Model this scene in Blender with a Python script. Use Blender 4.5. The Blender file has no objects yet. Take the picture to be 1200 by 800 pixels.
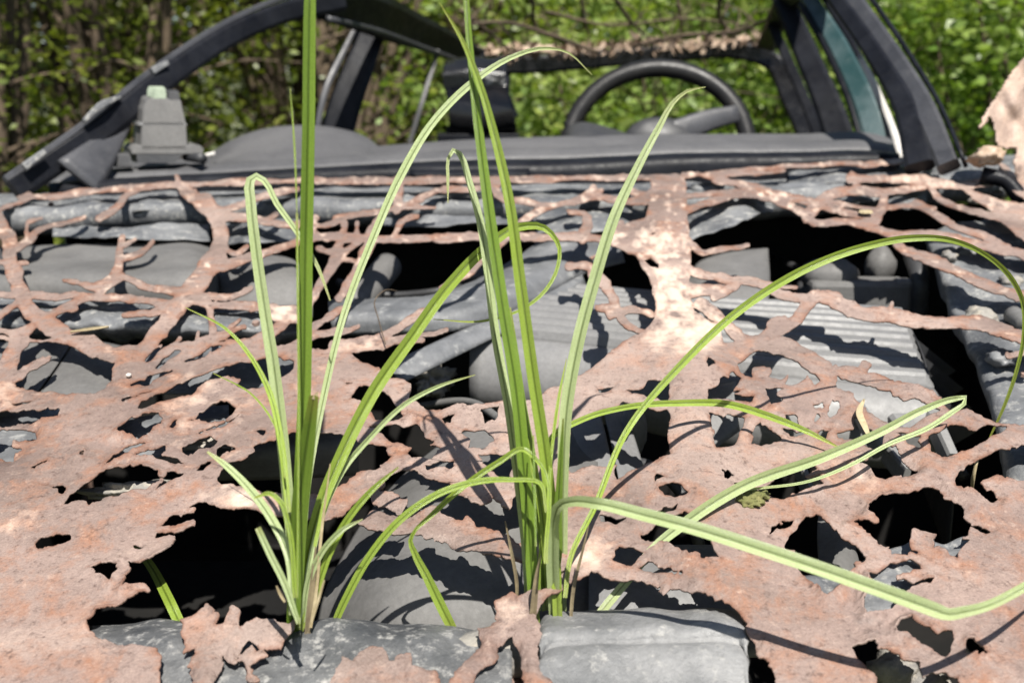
import bpy, bmesh, math, random
import numpy as np
from mathutils import Vector
R = math.radians
random.seed(7); rng = np.random.default_rng(7)
S = bpy.context.scene
COL = S.collection

# ------------------------------------------------------------------ camera model
F = 1167.0; CAMZ = 1.10; PITCH = R(13.9)
CAM = np.array([0, 0, CAMZ])
FW = np.array([0, math.cos(PITCH), -math.sin(PITCH)])
UP = np.array([0, math.sin(PITCH), math.cos(PITCH)])
RT = np.array([1.0, 0, 0])
def ray(px, py):
    px = np.asarray(px, float); py = np.asarray(py, float)
    return FW + ((px - 600) / F)[..., None] * RT + ((400 - py) / F)[..., None] * UP
def P(px, py, d):
    return Vector((CAM + ray(px, py) * d).tolist())
def vnoise(x, y, seed=0):
    """smooth lattice noise in -1..1"""
    x = np.asarray(x, float); y = np.asarray(y, float)
    lat = np.random.default_rng(seed + 100).uniform(-1, 1, (256, 256))
    xi = np.floor(x).astype(int); yi = np.floor(y).astype(int)
    fx = x - xi; fy = y - yi
    fx = fx * fx * (3 - 2 * fx); fy = fy * fy * (3 - 2 * fy)
    a = lat[xi & 255, yi & 255]; b = lat[(xi + 1) & 255, yi & 255]
    c = lat[xi & 255, (yi + 1) & 255]; d = lat[(xi + 1) & 255, (yi + 1) & 255]
    return (a * (1 - fx) + b * fx) * (1 - fy) + (c * (1 - fx) + d * fx) * fy
def jag(x, y, seed=0):
    """angular, torn-looking noise"""
    x = np.asarray(x, float) + .8 * vnoise(y * .7, x * .7, seed + 3); y = np.asarray(y, float)
    lat = np.random.default_rng(seed + 500).uniform(-1, 1, (256, 256))
    xi = np.floor(x).astype(int); yi = np.floor(y).astype(int); fx = x - xi; fy = y - yi
    g = lambda i, j: lat[(xi + i) & 255, (yi + j) & 255]
    up = fx + fy < 1
    lo_ = g(0, 0) + (g(1, 0) - g(0, 0)) * fx + (g(0, 1) - g(0, 0)) * fy
    hi_ = g(1, 1) + (g(0, 1) - g(1, 1)) * (1 - fx) + (g(1, 0) - g(1, 1)) * (1 - fy)
    return np.where(up, lo_, hi_)
def hood_z(x, y, bumps=True):
    """height of the bonnet sheet: crowned, rising to the windscreen, a little warped"""
    y = np.clip(y, 0.15, 2.4)
    z = CAMZ - (0.4376 - 0.303 * y + 0.0554 * y * y) - 0.03 * x * x + 0.02 * x
    if bumps:
        z = z + 0.0030 * vnoise(x * 9 + 3, y * 9 + 8, 1) + 0.0012 * vnoise(x * 22, y * 22, 2)
        rx = 0.155 + (y - 0.9) * 0.1
        z = z + 0.006 * np.exp(-((x - rx) / 0.035) ** 2)
    return z
def hood_hit(px, py, drop=0.0, bumps=False):
    r = ray(px, py); drop = np.asarray(drop, float)
    lo = np.full(r.shape[:-1], 0.15); hi = np.full(r.shape[:-1], 2.6)
    for _ in range(44):
        m = (lo + hi) / 2
        p = CAM + r * m[..., None]
        above = p[..., 2] > hood_z(p[..., 0], p[..., 1], bumps) - drop
        lo = np.where(above, m, lo); hi = np.where(above, hi, m)
    return CAM + r * ((lo + hi) / 2)[..., None]
def H(px, py, drop=0.0, dx=0, dy=0, dz=0):
    p = hood_hit(np.array([px]), np.array([py]), np.array([drop]))[0]
    return Vector((p[0] + dx, p[1] + dy, p[2] + dz))
def hdepth(px, py):
    p = hood_hit(np.array([px]), np.array([py]))[0]
    return float(np.dot(p - CAM, FW))

# ------------------------------------------------------------------ scene objects
def thing(name, label, cat, loc=(0, 0, 0), group=None):
    o = bpy.data.objects.new(name, None); COL.objects.link(o)
    o.location = loc; o.empty_display_size = 0.1
    o['label'] = label; o['category'] = cat
    if group: o['group'] = group
    return o
def root_loc(o):
    v = Vector((0, 0, 0))
    while o is not None:
        v += o.location; o = o.parent
    return v
def mesh_obj(name, verts, faces, mat, parent=None, smooth=True, solid=0, uv=None, bevel=0, offset=-1, loc=None, attr=None, edge=None):
    base = root_loc(parent) if parent else (Vector(loc) if loc is not None else Vector((0, 0, 0)))
    V = np.asarray(verts, float).reshape(-1, 3) - np.array(base)
    me = bpy.data.meshes.new(name)
    me.from_pydata(V.tolist(), [], [tuple(f) for f in faces])
    if uv is not None:
        L = me.uv_layers.new(name='UVMap')
        idx = np.empty(len(me.loops), int); me.loops.foreach_get('vertex_index', idx)
        L.data.foreach_set('uv', np.asarray(uv, float)[idx].ravel())
    if attr is not None:
        a = me.attributes.new('pale_and_glare', 'FLOAT', 'POINT'); a.data.foreach_set('value', np.asarray(attr, float))
    if edge is not None:
        a = me.attributes.new('rim', 'FLOAT', 'POINT'); a.data.foreach_set('value', np.asarray(edge, float))
    me.update()
    if smooth: me.polygons.foreach_set('use_smooth', [True] * len(me.polygons))
    me.materials.append(mat)
    o = bpy.data.objects.new(name, me); COL.objects.link(o)
    if parent: o.parent = parent
    elif loc is not None: o.location = loc
    if bevel:
        b = o.modifiers.new('bevel', 'BEVEL'); b.width = bevel; b.segments = 2; b.limit_method = 'ANGLE'
    if solid:
        s = o.modifiers.new('solid', 'SOLIDIFY'); s.thickness = solid; s.offset = offset
    return o
class MB:
    def __init__(s): s.v = []; s.f = []
    def add(s, v, f):
        k = len(s.v); s.v += [tuple(x) for x in v]; s.f += [tuple(i + k for i in q) for q in f]
    def build(s, name, mat, parent=None, **k): return mesh_obj(name, s.v, s.f, mat, parent, **k)
def cat_rom(pts, n):
    p = np.asarray(pts, float)
    if len(p) == 2:
        t = np.linspace(0, 1, n)[:, None]; return p[0] * (1 - t) + p[1] * t
    d = np.r_[0, np.cumsum(np.maximum(np.linalg.norm(np.diff(p[:, :2], axis=0), axis=1), 1e-6))]
    t = np.linspace(0, d[-1], n); out = np.empty((n, p.shape[1]))
    m = np.gradient(p, d, axis=0)
    k = np.clip(np.searchsorted(d, t, 'right') - 1, 0, len(p) - 2)
    h = (d[k + 1] - d[k])[:, None]; s = ((t - d[k])[:, None]) / h
    return ((2 * s**3 - 3 * s**2 + 1) * p[k] + (s**3 - 2 * s**2 + s) * h * m[k] + (-2 * s**3 + 3 * s**2) * p[k + 1] + (s**3 - s**2) * h * m[k + 1])
def resample3(pts, n):
    p = np.asarray([list(q) for q in pts], float)
    d = np.r_[0, np.cumsum(np.linalg.norm(np.diff(p, axis=0), axis=1))]
    if len(p) == 2: 
        t = np.linspace(0, 1, n)[:, None]; return p[0] * (1 - t) + p[1] * t
    m = np.gradient(p, d, axis=0); t = np.linspace(0, d[-1], n)
    k = np.clip(np.searchsorted(d, t, 'right') - 1, 0, len(p) - 2)
    h = (d[k + 1] - d[k])[:, None]; s = ((t - d[k])[:, None]) / h
    return ((2 * s**3 - 3 * s**2 + 1) * p[k] + (s**3 - 2 * s**2 + s) * h * m[k] + (-2 * s**3 + 3 * s**2) * p[k + 1] + (s**3 - s**2) * h * m[k + 1])
def loft(rows, nu=24, nv=12, disp=None, noise=0, nscale=30, seed=5):
    """surface through rows of points (pixel, pixel, drop under the bonnet) or 3D vectors"""
    RR = []
    for row in rows:
        pts = [q if isinstance(q, Vector) else H(*q) for q in row]
        RR.append(resample3(pts, nu))
    RR = np.array(RR)
    G = np.array([resample3(RR[:, i], nv) for i in range(nu)]).transpose(1, 0, 2)
    uu, vv = np.meshgrid(np.linspace(0, 1, nu), np.linspace(0, 1, nv))
    if disp is not None: G[..., 2] += disp(uu, vv)
    if noise: G[..., 2] += noise * vnoise(G[..., 0] * nscale, G[..., 1] * nscale + G[..., 2] * nscale, seed)
    f = [(j * nu + i, j * nu + i + 1, (j + 1) * nu + i + 1, (j + 1) * nu + i) for j in range(nv - 1) for i in range(nu - 1)]
    return G.reshape(-1, 3), f
def sweep(mb, pts, widths, thick, n=18, prof=None, ref=None):
    """a bar with a rounded rectangular section"""
    q = resample3(pts, n); w = np.interp(np.linspace(0, 1, n), np.linspace(0, 1, len(widths)), widths)
    T = np.gradient(q, axis=0); T /= np.linalg.norm(T, axis=1)[:, None]
    if prof is None:
        c = .16
        prof = [(-.5 + c, -.5), (.5 - c, -.5), (.5, -.5 + c), (.5, .5 - c), (.5 - c, .5), (-.5 + c, .5), (-.5, .5 - c), (-.5, -.5 + c)]
    m = len(prof); V = []
    for i in range(n):
        vd = q[i] - CAM if ref is None else np.array(ref); vd = vd / np.linalg.norm(vd)
        sd = np.cross(T[i], vd); sd /= np.linalg.norm(sd); nm = np.cross(sd, T[i])
        for a, b in prof: V.append(q[i] + sd * a * w[i] + nm * b * thick)
    Fc = [(i * m + k, i * m + (k + 1) % m, (i + 1) * m + (k + 1) % m, (i + 1) * m + k) for i in range(n - 1) for k in range(m)]
    Fc += [tuple(range(m))[::-1], tuple((n - 1) * m + k for k in range(m))]
    mb.add(V, Fc)
def tube(mb, pts, radii, n=16, m=8, closed=False):
    q = resample3(pts, n); r = np.interp(np.linspace(0, 1, n), np.linspace(0, 1, len(radii)), radii)
    T = np.gradient(q, axis=0); T /= np.maximum(np.linalg.norm(T, axis=1), 1e-9)[:, None]
    a = np.array([.31, .17, .93]); V = []
    for i in range(n):
        s = np.cross(T[i], a); s /= np.linalg.norm(s); t = np.cross(s, T[i])
        for k in range(m):
            an = 2 * math.pi * k / m; V.append(q[i] + r[i] * (s * math.cos(an) + t * math.sin(an)))
    Fc = [(i * m + k, i * m + (k + 1) % m, (i + 1) * m + (k + 1) % m, (i + 1) * m + k) for i in range(n - 1) for k in range(m)]
    if not closed: Fc += [tuple(range(m))[::-1], tuple((n - 1) * m + k for k in range(m))]
    mb.add(V, Fc)
def blob(mb, c, rad, noise=.2, seed=1, sub=3, freq=2.2):
    bm = bmesh.new(); bmesh.ops.create_icosphere(bm, subdivisions=sub, radius=1)
    V = np.array([v.co[:] for v in bm.verts]); Fc = [[v.index for v in f.verts] for f in bm.faces]; bm.free()
    k = 1 + noise * (vnoise(V[:, 0] * freq + seed * 7, V[:, 1] * freq + V[:, 2] * freq * 1.3, seed) + .5 * vnoise(V[:, 2] * freq * 2.4 + 5, V[:, 0] * freq * 2.4 - V[:, 1] * 3, seed + 1))
    mb.add(V * k[:, None] * np.array(rad) + np.array(c), Fc)
def box(mb, c, sx, sy, sz, rot=0, taper=1):
    V = []
    for z in (-1, 1):
        for x, y in ((-1, -1), (1, -1), (1, 1), (-1, 1)):
            k = taper if z > 0 else 1
            a, b = x * sx / 2 * k, y * sy / 2 * k
            V.append((c[0] + a * math.cos(rot) - b * math.sin(rot), c[1] + a * math.sin(rot) + b * math.cos(rot), c[2] + z * sz / 2))
    mb.add(V, [(3, 2, 1, 0), (4, 5, 6, 7), (0, 1, 5, 4), (1, 2, 6, 5), (2, 3, 7, 6), (3, 0, 4, 7)])

# ------------------------------------------------------------------ materials
def nd(nt, t, **k):
    n = nt.nodes.new(t)
    for a, b in k.items():
        if a.startswith('i_'):
            key = a[2:].replace('_', ' ')
            n.inputs[key].default_value = b
        else: setattr(n, a, b)
    return n
def new_mat(name):
    m = bpy.data.materials.new(name); m.use_nodes = True
    nt = m.node_tree; b = nt.nodes['Principled BSDF']
    return m, nt, b, nt.links.new
def ramp(nt, fac, stops):
    r = nd(nt, 'ShaderNodeValToRGB'); e = r.color_ramp.elements
    while len(e) < len(stops): e.new(.5)
    for k, (p, c) in enumerate(stops):
        e[k].position = p; e[k].color = (*c, 1) if len(c) == 3 else c
    nt.links.new(fac, r.inputs[0]); return r.outputs[0]
def mixc(nt, fac, a, b, mode='MIX'):
    m = nd(nt, 'ShaderNodeMix', data_type='RGBA', blend_type=mode)
    for s, v in ((m.inputs[0], fac), (m.inputs[6], a), (m.inputs[7], b)):
        if isinstance(v, bpy.types.NodeSocket): nt.links.new(v, s)
        elif isinstance(v, (int, float)): s.default_value = v
        else: s.default_value = (*v, 1)
    return m.outputs[2]
def noise(nt, co, scale, detail=6, rough=.6, dist=0):
    n = nd(nt, 'ShaderNodeTexNoise'); n.inputs['Scale'].default_value = scale
    n.inputs['Detail'].default_value = detail; n.inputs['Roughness'].default_value = rough; n.inputs['Distortion'].default_value = dist
    nt.links.new(co, n.inputs['Vector']); return n.outputs[0]
def bump(nt, h, bsdf, strength, dist=.002):
    b = nd(nt, 'ShaderNodeBump'); b.inputs['Strength'].default_value = strength; b.inputs['Distance'].default_value = dist
    nt.links.new(h, b.inputs['Height']); nt.links.new(b.outputs[0], bsdf.inputs['Normal'])
def worn(name, c1, c2, c3=None, s1=14, s2=60, r=(.5, .8), bmp=.4, spots=.62, metal=0, bs=220, spec=.5):
    """two tones of dirt over each other, flaked spots of a third, fine bump"""
    m, nt, b, L = new_mat(name)
    co = nd(nt, 'ShaderNodeTexCoord').outputs['Object']
    n1 = noise(nt, co, s1, 7, .65, .4); n2 = noise(nt, co, s2, 6, .7); n3 = noise(nt, co, bs, 4, .7)
    col = mixc(nt, ramp(nt, n1, [(.38, (0, 0, 0)), (.62, (1, 1, 1))]), c1, c2)
    if c3: col = mixc(nt, ramp(nt, n2, [(spots - .02, (0, 0, 0)), (spots + .16, (.9, .9, .9))]), col, c3)
    col = mixc(nt, .35, col, ramp(nt, n3, [(.3, (.35, .35, .35)), (.7, (1, 1, 1))]), 'MULTIPLY')
    L(col, b.inputs['Base Color'])
    L(ramp(nt, n2, [(.3, (r[0],) * 3), (.7, (r[1],) * 3)]), b.inputs['Roughness'])
    b.inputs['Metallic'].default_value = metal; b.inputs['Specular IOR Level'].default_value = spec
    bump(nt, mixc(nt, .5, n2, n3), b, bmp)
    return m
def rust_mat(name, pale=True):
    m, nt, b, L = new_mat(name)
    co = nd(nt, 'ShaderNodeTexCoord').outputs['Object']
    a = noise(nt, co, 7, 8, .62, .6); c = noise(nt, co, 30, 8, .7, .3); f = noise(nt, co, 170, 6, .75); g = noise(nt, co, 620, 3, .7)
    lg = noise(nt, co, 3.2, 5, .6, .8)
    col = ramp(nt, a, [(.28, (.125, .090, .078)), (.42, (.195, .143, .122)), (.56, (.255, .186, .160)), (.72, (.36, .268, .225))])
    col = mixc(nt, ramp(nt, c, [(.48, (0, 0, 0)), (.66, (.9, .9, .9))]), col, (.28, .135, .080))
    col = mixc(nt, ramp(nt, c, [(.26, (.8, .8, .8)), (.42, (0, 0, 0))]), col, (.15, .122, .112))
    col = mixc(nt, ramp(nt, lg, [(.50, (0, 0, 0)), (.66, (.55, .55, .55))]), col, (.42, .325, .28))
    col = mixc(nt, ramp(nt, lg, [(.30, (.6, .6, .6)), (.42, (0, 0, 0))]), col, (.165, .115, .10))
    col = mixc(nt, ramp(nt, f, [(.57, (0, 0, 0)), (.74, (.5, .5, .5))]), col, (.50, .38, .31))
    col = mixc(nt, ramp(nt, f, [(.30, (.9, .9, .9)), (.46, (0, 0, 0))]), col, (.085, .052, .042))
    col = mixc(nt, .4, col, ramp(nt, g, [(.34, (.45, .42, .41)), (.62, (1, 1, 1))]), 'MULTIPLY')
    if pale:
        at = nd(nt, 'ShaderNodeAttribute', attribute_name='pale_and_glare')
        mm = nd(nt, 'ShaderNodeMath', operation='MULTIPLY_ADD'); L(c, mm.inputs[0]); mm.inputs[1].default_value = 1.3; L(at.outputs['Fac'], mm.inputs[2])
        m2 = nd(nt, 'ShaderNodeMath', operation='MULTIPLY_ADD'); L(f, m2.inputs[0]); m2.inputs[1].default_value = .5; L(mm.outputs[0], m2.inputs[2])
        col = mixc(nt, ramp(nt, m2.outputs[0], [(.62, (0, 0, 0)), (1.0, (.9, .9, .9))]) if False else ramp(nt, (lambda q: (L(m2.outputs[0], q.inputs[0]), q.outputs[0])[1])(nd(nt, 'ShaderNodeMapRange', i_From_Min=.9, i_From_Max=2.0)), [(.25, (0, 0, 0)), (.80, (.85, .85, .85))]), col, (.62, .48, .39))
        rm = nd(nt, 'ShaderNodeAttribute', attribute_name='rim')
        m3 = nd(nt, 'ShaderNodeMath', operation='MULTIPLY'); L(rm.outputs['Fac'], m3.inputs[0]); L(ramp(nt, c, [(.4, (.25, .25, .25)), (.6, (1, 1, 1))]), m3.inputs[1])
        col = mixc(nt, ramp(nt, m3.outputs[0], [(.35, (0, 0, 0)), (.95, (.75, .75, .75))]), col, (.14, .065, .042))
    L(col, b.inputs['Base Color'])
    L(ramp(nt, c, [(.3, (.42, .42, .42)), (.7, (.75, .75, .75))]), b.inputs['Roughness'])
    b.inputs['Specular IOR Level'].default_value = .4
    bump(nt, mixc(nt, .45, f, g), b, .8, .002)
    return m
def blade_mat(name, c1, c2, tr=.3):
    m, nt, b, L = new_mat(name)
    uv = nd(nt, 'ShaderNodeUVMap').outputs[0]; co = nd(nt, 'ShaderNodeTexCoord').outputs['Object']
    sep = nd(nt, 'ShaderNodeSeparateXYZ'); L(uv, sep.inputs[0])
    mp = nd(nt, 'ShaderNodeMapping'); mp.inputs['Scale'].default_value = (30, .7, 1); L(uv, mp.inputs[0])
    st = noise(nt, mp.outputs[0], 3.0, 3, .6); big = noise(nt, co, 16, 4, .6); fine = noise(nt, co, 900, 2, .5)
    col = mixc(nt, ramp(nt, st, [(.35, (0, 0, 0)), (.65, (1, 1, 1))]), c1, c2)
    # the channelled midrib is darker, the tip a little yellow
    ab = nd(nt, 'ShaderNodeMath', operation='SUBTRACT'); L(sep.outputs[0], ab.inputs[0]); ab.inputs[1].default_value = .5
    ab2 = nd(nt, 'ShaderNodeMath', operation='ABSOLUTE'); L(ab.outputs[0], ab2.inputs[0])
    col = mixc(nt, ramp(nt, ab2.outputs[0], [(.035, (.85, .85, .85)), (.13, (0, 0, 0))]), col, tuple(x * .45 for x in c1))
    col = mixc(nt, ramp(nt, sep.outputs[1], [(.88, (0, 0, 0)), (1, (.55, .55, .55))]), col, (.34, .30, .07))
    col = mixc(nt, ramp(nt, sep.outputs[1], [(.0, (.5, .5, .5)), (.09, (0, 0, 0))]), col, (.30, .30, .12))
    col = mixc(nt, .45, col, ramp(nt, big, [(.3, (.62, .66, .5)), (.7, (1, 1, 1))]), 'MULTIPLY')
    col = mixc(nt, .2, col, ramp(nt, fine, [(.35, (.4, .4, .4)), (.6, (1, 1, 1))]), 'MULTIPLY')
    L(col, b.inputs['Base Color']); b.inputs['Roughness'].default_value = .27; b.inputs['Specular IOR Level'].default_value = .8
    bump(nt, st, b, .5, .0012)
    t = nd(nt, 'ShaderNodeBsdfTranslucent'); L(mixc(nt, 1.0, col, (1.0, 1.0, .45), 'MULTIPLY'), t.inputs[0])
    mx = nd(nt, 'ShaderNodeMixShader'); mx.inputs[0].default_value = tr
    L(b.outputs[0], mx.inputs[1]); L(t.outputs[0], mx.inputs[2]); L(mx.outputs[0], nt.nodes['Material Output'].inputs[0])
    return m
def leaf_mat(name, c1, c2, tr=.4):
    m, nt, b, L = new_mat(name)
    co = nd(nt, 'ShaderNodeTexCoord').outputs['Object']
    n1 = noise(nt, co, 9, 3, .7); n2 = noise(nt, co, 1.4, 2, .5)
    col = mixc(nt, ramp(nt, n1, [(.38, (0, 0, 0)), (.62, (1, 1, 1))]), c1, c2)
    col = mixc(nt, ramp(nt, n2, [(.45, (0, 0, 0)), (.7, (.5, .5, .5))]), col, (c2[0] * 1.5, c2[1] * 1.15, c2[2]))
    L(col, b.inputs['Base Color']); b.inputs['Roughness'].default_value = .42
    t = nd(nt, 'ShaderNodeBsdfTranslucent'); L(mixc(nt, 1.0, col, (1.2, 1.3, .5), 'MULTIPLY'), t.inputs[0])
    mx = nd(nt, 'ShaderNodeMixShader'); mx.inputs[0].default_value = tr
    L(b.outputs[0], mx.inputs[1]); L(t.outputs[0], mx.inputs[2]); L(mx.outputs[0], nt.nodes['Material Output'].inputs[0])
    return m
M = dict(
    rust=rust_mat('rust'), rust2=rust_mat('rust_plain', False),
    grey=worn('worn_grey_paint', (.085, .09, .097), (.165, .17, .178), (.36, .36, .35), 12, 42, (.38, .75), .6, .58),
    flake=worn('flaking_grey_paint', (.075, .08, .088), (.185, .19, .195), (.44, .43, .40), 11, 85, (.4, .8), .9, .55),
    plastic=worn('faded_engine_plastic', (.15, .15, .153), (.195, .194, .192), (.25, .245, .235), 6, 90, (.45, .65), .25, .68),
    darkplastic=worn('dark_plastic', (.028, .029, .032), (.05, .05, .052), (.11, .105, .10), 8, 70, (.4, .65), .25, .66),
    rubber=worn('dusty_rubber', (.10, .098, .096), (.145, .142, .138), (.21, .20, .19), 10, 80, (.55, .8), .3, .66),
    dash=worn('dusty_dashboard', (.068, .068, .072), (.105, .104, .107), (.17, .165, .16), 5, 120, (.5, .7), .3, .66),
    black=worn('black_paint', (.006, .0065, .009), (.013, .014, .018), (.06, .06, .06), 12, 60, (.3, .6), .35, .70, spec=.15),
    gloss=worn('glossy_black', (.008, .008, .009), (.014, .014, .015), (.06, .06, .06), 12, 50, (.1, .28), .3, .72),
    glint_gloss2=worn('glossy_frame', (.005, .005, .006), (.012, .012, .013), (.5, .5, .49), 30, 26, (.12, .35), .6, .66),  # pale spots stand in for glints along the rear window frame
    scuffed=worn('gloss_with_glints', (.012, .012, .013), (.03, .03, .032), (.75, .75, .74), 40, 34, (.12, .3), .6, .56),  # white spots paint sun glints into the headrest rim's colour
    teal=worn('teal_paint', (.02, .05, .052), (.075, .11, .115), (.30, .31, .30), 8, 38, (.25, .5), .4, .66),
    pillar=worn('grey_pillar', (.034, .035, .040), (.062, .063, .07), (.15, .145, .14), 10, 40, (.35, .6), .4, .64),
    bay=worn('engine_bay_black', (.008, .008, .008), (.014, .013, .012), (.03, .026, .022), 8, 40, (.7, .9), .4, .72, spec=.2),
    white=worn('white_seal', (.45, .43, .40), (.62, .60, .57), (.26, .15, .11), 18, 40, (.5, .8), .3, .60),
    chalk=worn('corroded_metal', (.20, .19, .18), (.30, .28, .24), (.45, .40, .32), 40, 120, (.6, .9), 1.0, .55),
    bark=worn('bark', (.062, .043, .028), (.13, .094, .06), (.22, .17, .115), 9, 34, (.8, .95), .9, .6),
    dead=worn('dead_leaf', (.30, .20, .13), (.46, .35, .26), (.62, .52, .44), 30, 90, (.6, .8), .3, .56),
    straw=worn('dry_straw', (.34, .27, .15), (.48, .40, .25), (.22, .13, .07), 60, 160, (.5, .7), .3, .62),
    sheath=worn('brown_sheath', (.16, .125, .075), (.27, .22, .13), (.09, .06, .04), 60, 160, (.5, .7), .3, .62),
    slamdark=worn('dark_flaking_panel', (.05, .053, .057), (.145, .147, .149), (.38, .37, .35), 13, 120, (.4, .75), 1.0, .54),
    slam=worn('weathered_slam_panel', (.115, .118, .121), (.225, .225, .225), (.37, .36, .34), 11, 130, (.4, .75), 1.0, .58),
    bladeA=blade_mat('blade_green', (.25, .37, .036), (.40, .52, .10)),
    bladeB=blade_mat('blade_pale', (.36, .47, .18), (.60, .68, .40)),
    bladeC=blade_mat('blade_deep', (.15, .26, .030), (.26, .38, .06)),
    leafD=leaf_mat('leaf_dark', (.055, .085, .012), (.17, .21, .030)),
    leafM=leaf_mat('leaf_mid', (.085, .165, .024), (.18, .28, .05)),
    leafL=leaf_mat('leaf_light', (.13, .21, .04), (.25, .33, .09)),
    soil=worn('woodland_floor', (.055, .060, .025), (.085, .10, .035), (.14, .11, .07), 2.0, 14, (.8, .95), .8, .58),
    clip=worn('green_plastic', (.26, .31, .23), (.33, .38, .29), None, 20, 60, (.4, .5), .1),
    moss=worn('moss', (.10, .11, .03), (.20, .19, .07), (.05, .05, .02), 90, 200, (.8, .95), 1.0, .55),
)

# ================================================================== the wrecked car
car = thing('rusted_car', 'wrecked car with rusted-through lace-like bonnet, open window frames and bare steering wheel', 'car', (0, 1.9, 0))

# ---- the bonnet: sheet with rust holes, traced in its own surface
T = dict(A1=(0, 0), A2=(400, 0), A3=(800, 0), B1=(0, 200), B2=(400, 200), B3=(800, 200), C1=(0, 400), C2=(400, 400), C3=(800, 400), D1=(0, 533.3), D2=(400, 533.3), D3=(800, 533.3))
def tp(t, pts):
    if t is None: return [(float(a), float(b)) for a, b in pts]
    ox, oy = T[t]; return [(ox + a / 3, oy + b / 3) for a, b in pts]
STEP = 2.0
X0, X1, Y0, Y1 = -420, 1620, 150, 960
gx = np.r_[np.arange(-1000, -40, 10.), np.arange(-40, 1240, 1.6), np.arange(1240, 2300, 10.)]; gy = np.r_[np.arange(176, 815, 1.6), np.arange(815, 980, 6.)]
GX, GY = np.meshgrid(gx, gy); SD = np.full(GX.shape, -40.0)      # >0 is metal
amp = np.clip((GY - 100) / 450, .45, 1.05)
WX = GX + amp * (3.2 * vnoise(GX / 22, GY / 15, 11) + 2.4 * jag(GX / 8, GY / 7, 12))
WY = GY + amp * (2.6 * vnoise(GX / 22, GY / 15, 13) + 2.0 * jag(GX / 8, GY / 7, 14))
def window(pts, pad):
    xs = [p[0] for p in pts]; ys = [p[1] for p in pts]
    i0, i1 = np.searchsorted(gx, [min(xs) - pad, max(xs) + pad]); j0, j1 = np.searchsorted(gy, [min(ys) - pad, max(ys) + pad])
    return (slice(j0, j1), slice(i0, i1)), i1 > i0 and j1 > j0
def poly_sd(pts, x, y):
    d = np.full(x.shape, 1e9); ins = np.zeros(x.shape, bool); n = len(pts)
    for k in range(n):
        ax, ay = pts[k]; bx, by = pts[(k + 1) % n]
        ex, ey = bx - ax, by - ay; t = np.clip(((x - ax) * ex + (y - ay) * ey) / (ex * ex + ey * ey + 1e-9), 0, 1)
        d = np.minimum(d, np.hypot(x - ax - ex * t, y - ay - ey * t))
        c = ((ay > y) != (by > y)); xx = ax + (y - ay) * ex / (ey if abs(ey) > 1e-9 else 1e-9)
        ins ^= c & (x < xx)
    return np.where(ins, d, -d)
def add_poly(t, pts):
    p = tp(t, pts); w, ok = window(p, 16)
    if ok: SD[w] = np.maximum(SD[w], poly_sd(p, WX[w], WY[w]))
def cut_poly(t, pts):
    p = tp(t, pts); w, ok = window(p, 16)
    if ok: SD[w] = np.minimum(SD[w], -poly_sd(p, WX[w], WY[w]))
def strand(t, pts, w0, w1=None):
    """a strand of metal: width in tile units, swelling and thinning at random"""
    p = tp(t, pts); s = 1.0 if t is None else 1 / 3
    n = max(6, len(p) * 4); q = cat_rom(p, n) if len(p) > 2 else cat_rom(p, n)
    ws = np.linspace(w0, w1 if w1 is not None else w0, n) * s / 2 * .92
    ws = ws * (1 + .2 * vnoise(np.arange(n) * .7 + len(p) * 3.1, np.full(n, p[0][0] * .13), 21))
    for k in range(n - 1):
        pp = [tuple(q[k]), tuple(q[k + 1])]; w, ok = window(pp, max(ws[k], ws[k + 1]) + 10)
        if not ok: continue
        x, y = WX[w], WY[w]; ax, ay = pp[0]; ex, ey = pp[1][0] - ax, pp[1][1] - ay
        tt = np.clip(((x - ax) * ex + (y - ay) * ey) / (ex * ex + ey * ey + 1e-9), 0, 1)
        SD[w] = np.maximum(SD[w], ws[k] * (1 - tt) + ws[k + 1] * tt - np.hypot(x - ax - ex * tt, y - ay - ey * tt))

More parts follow.
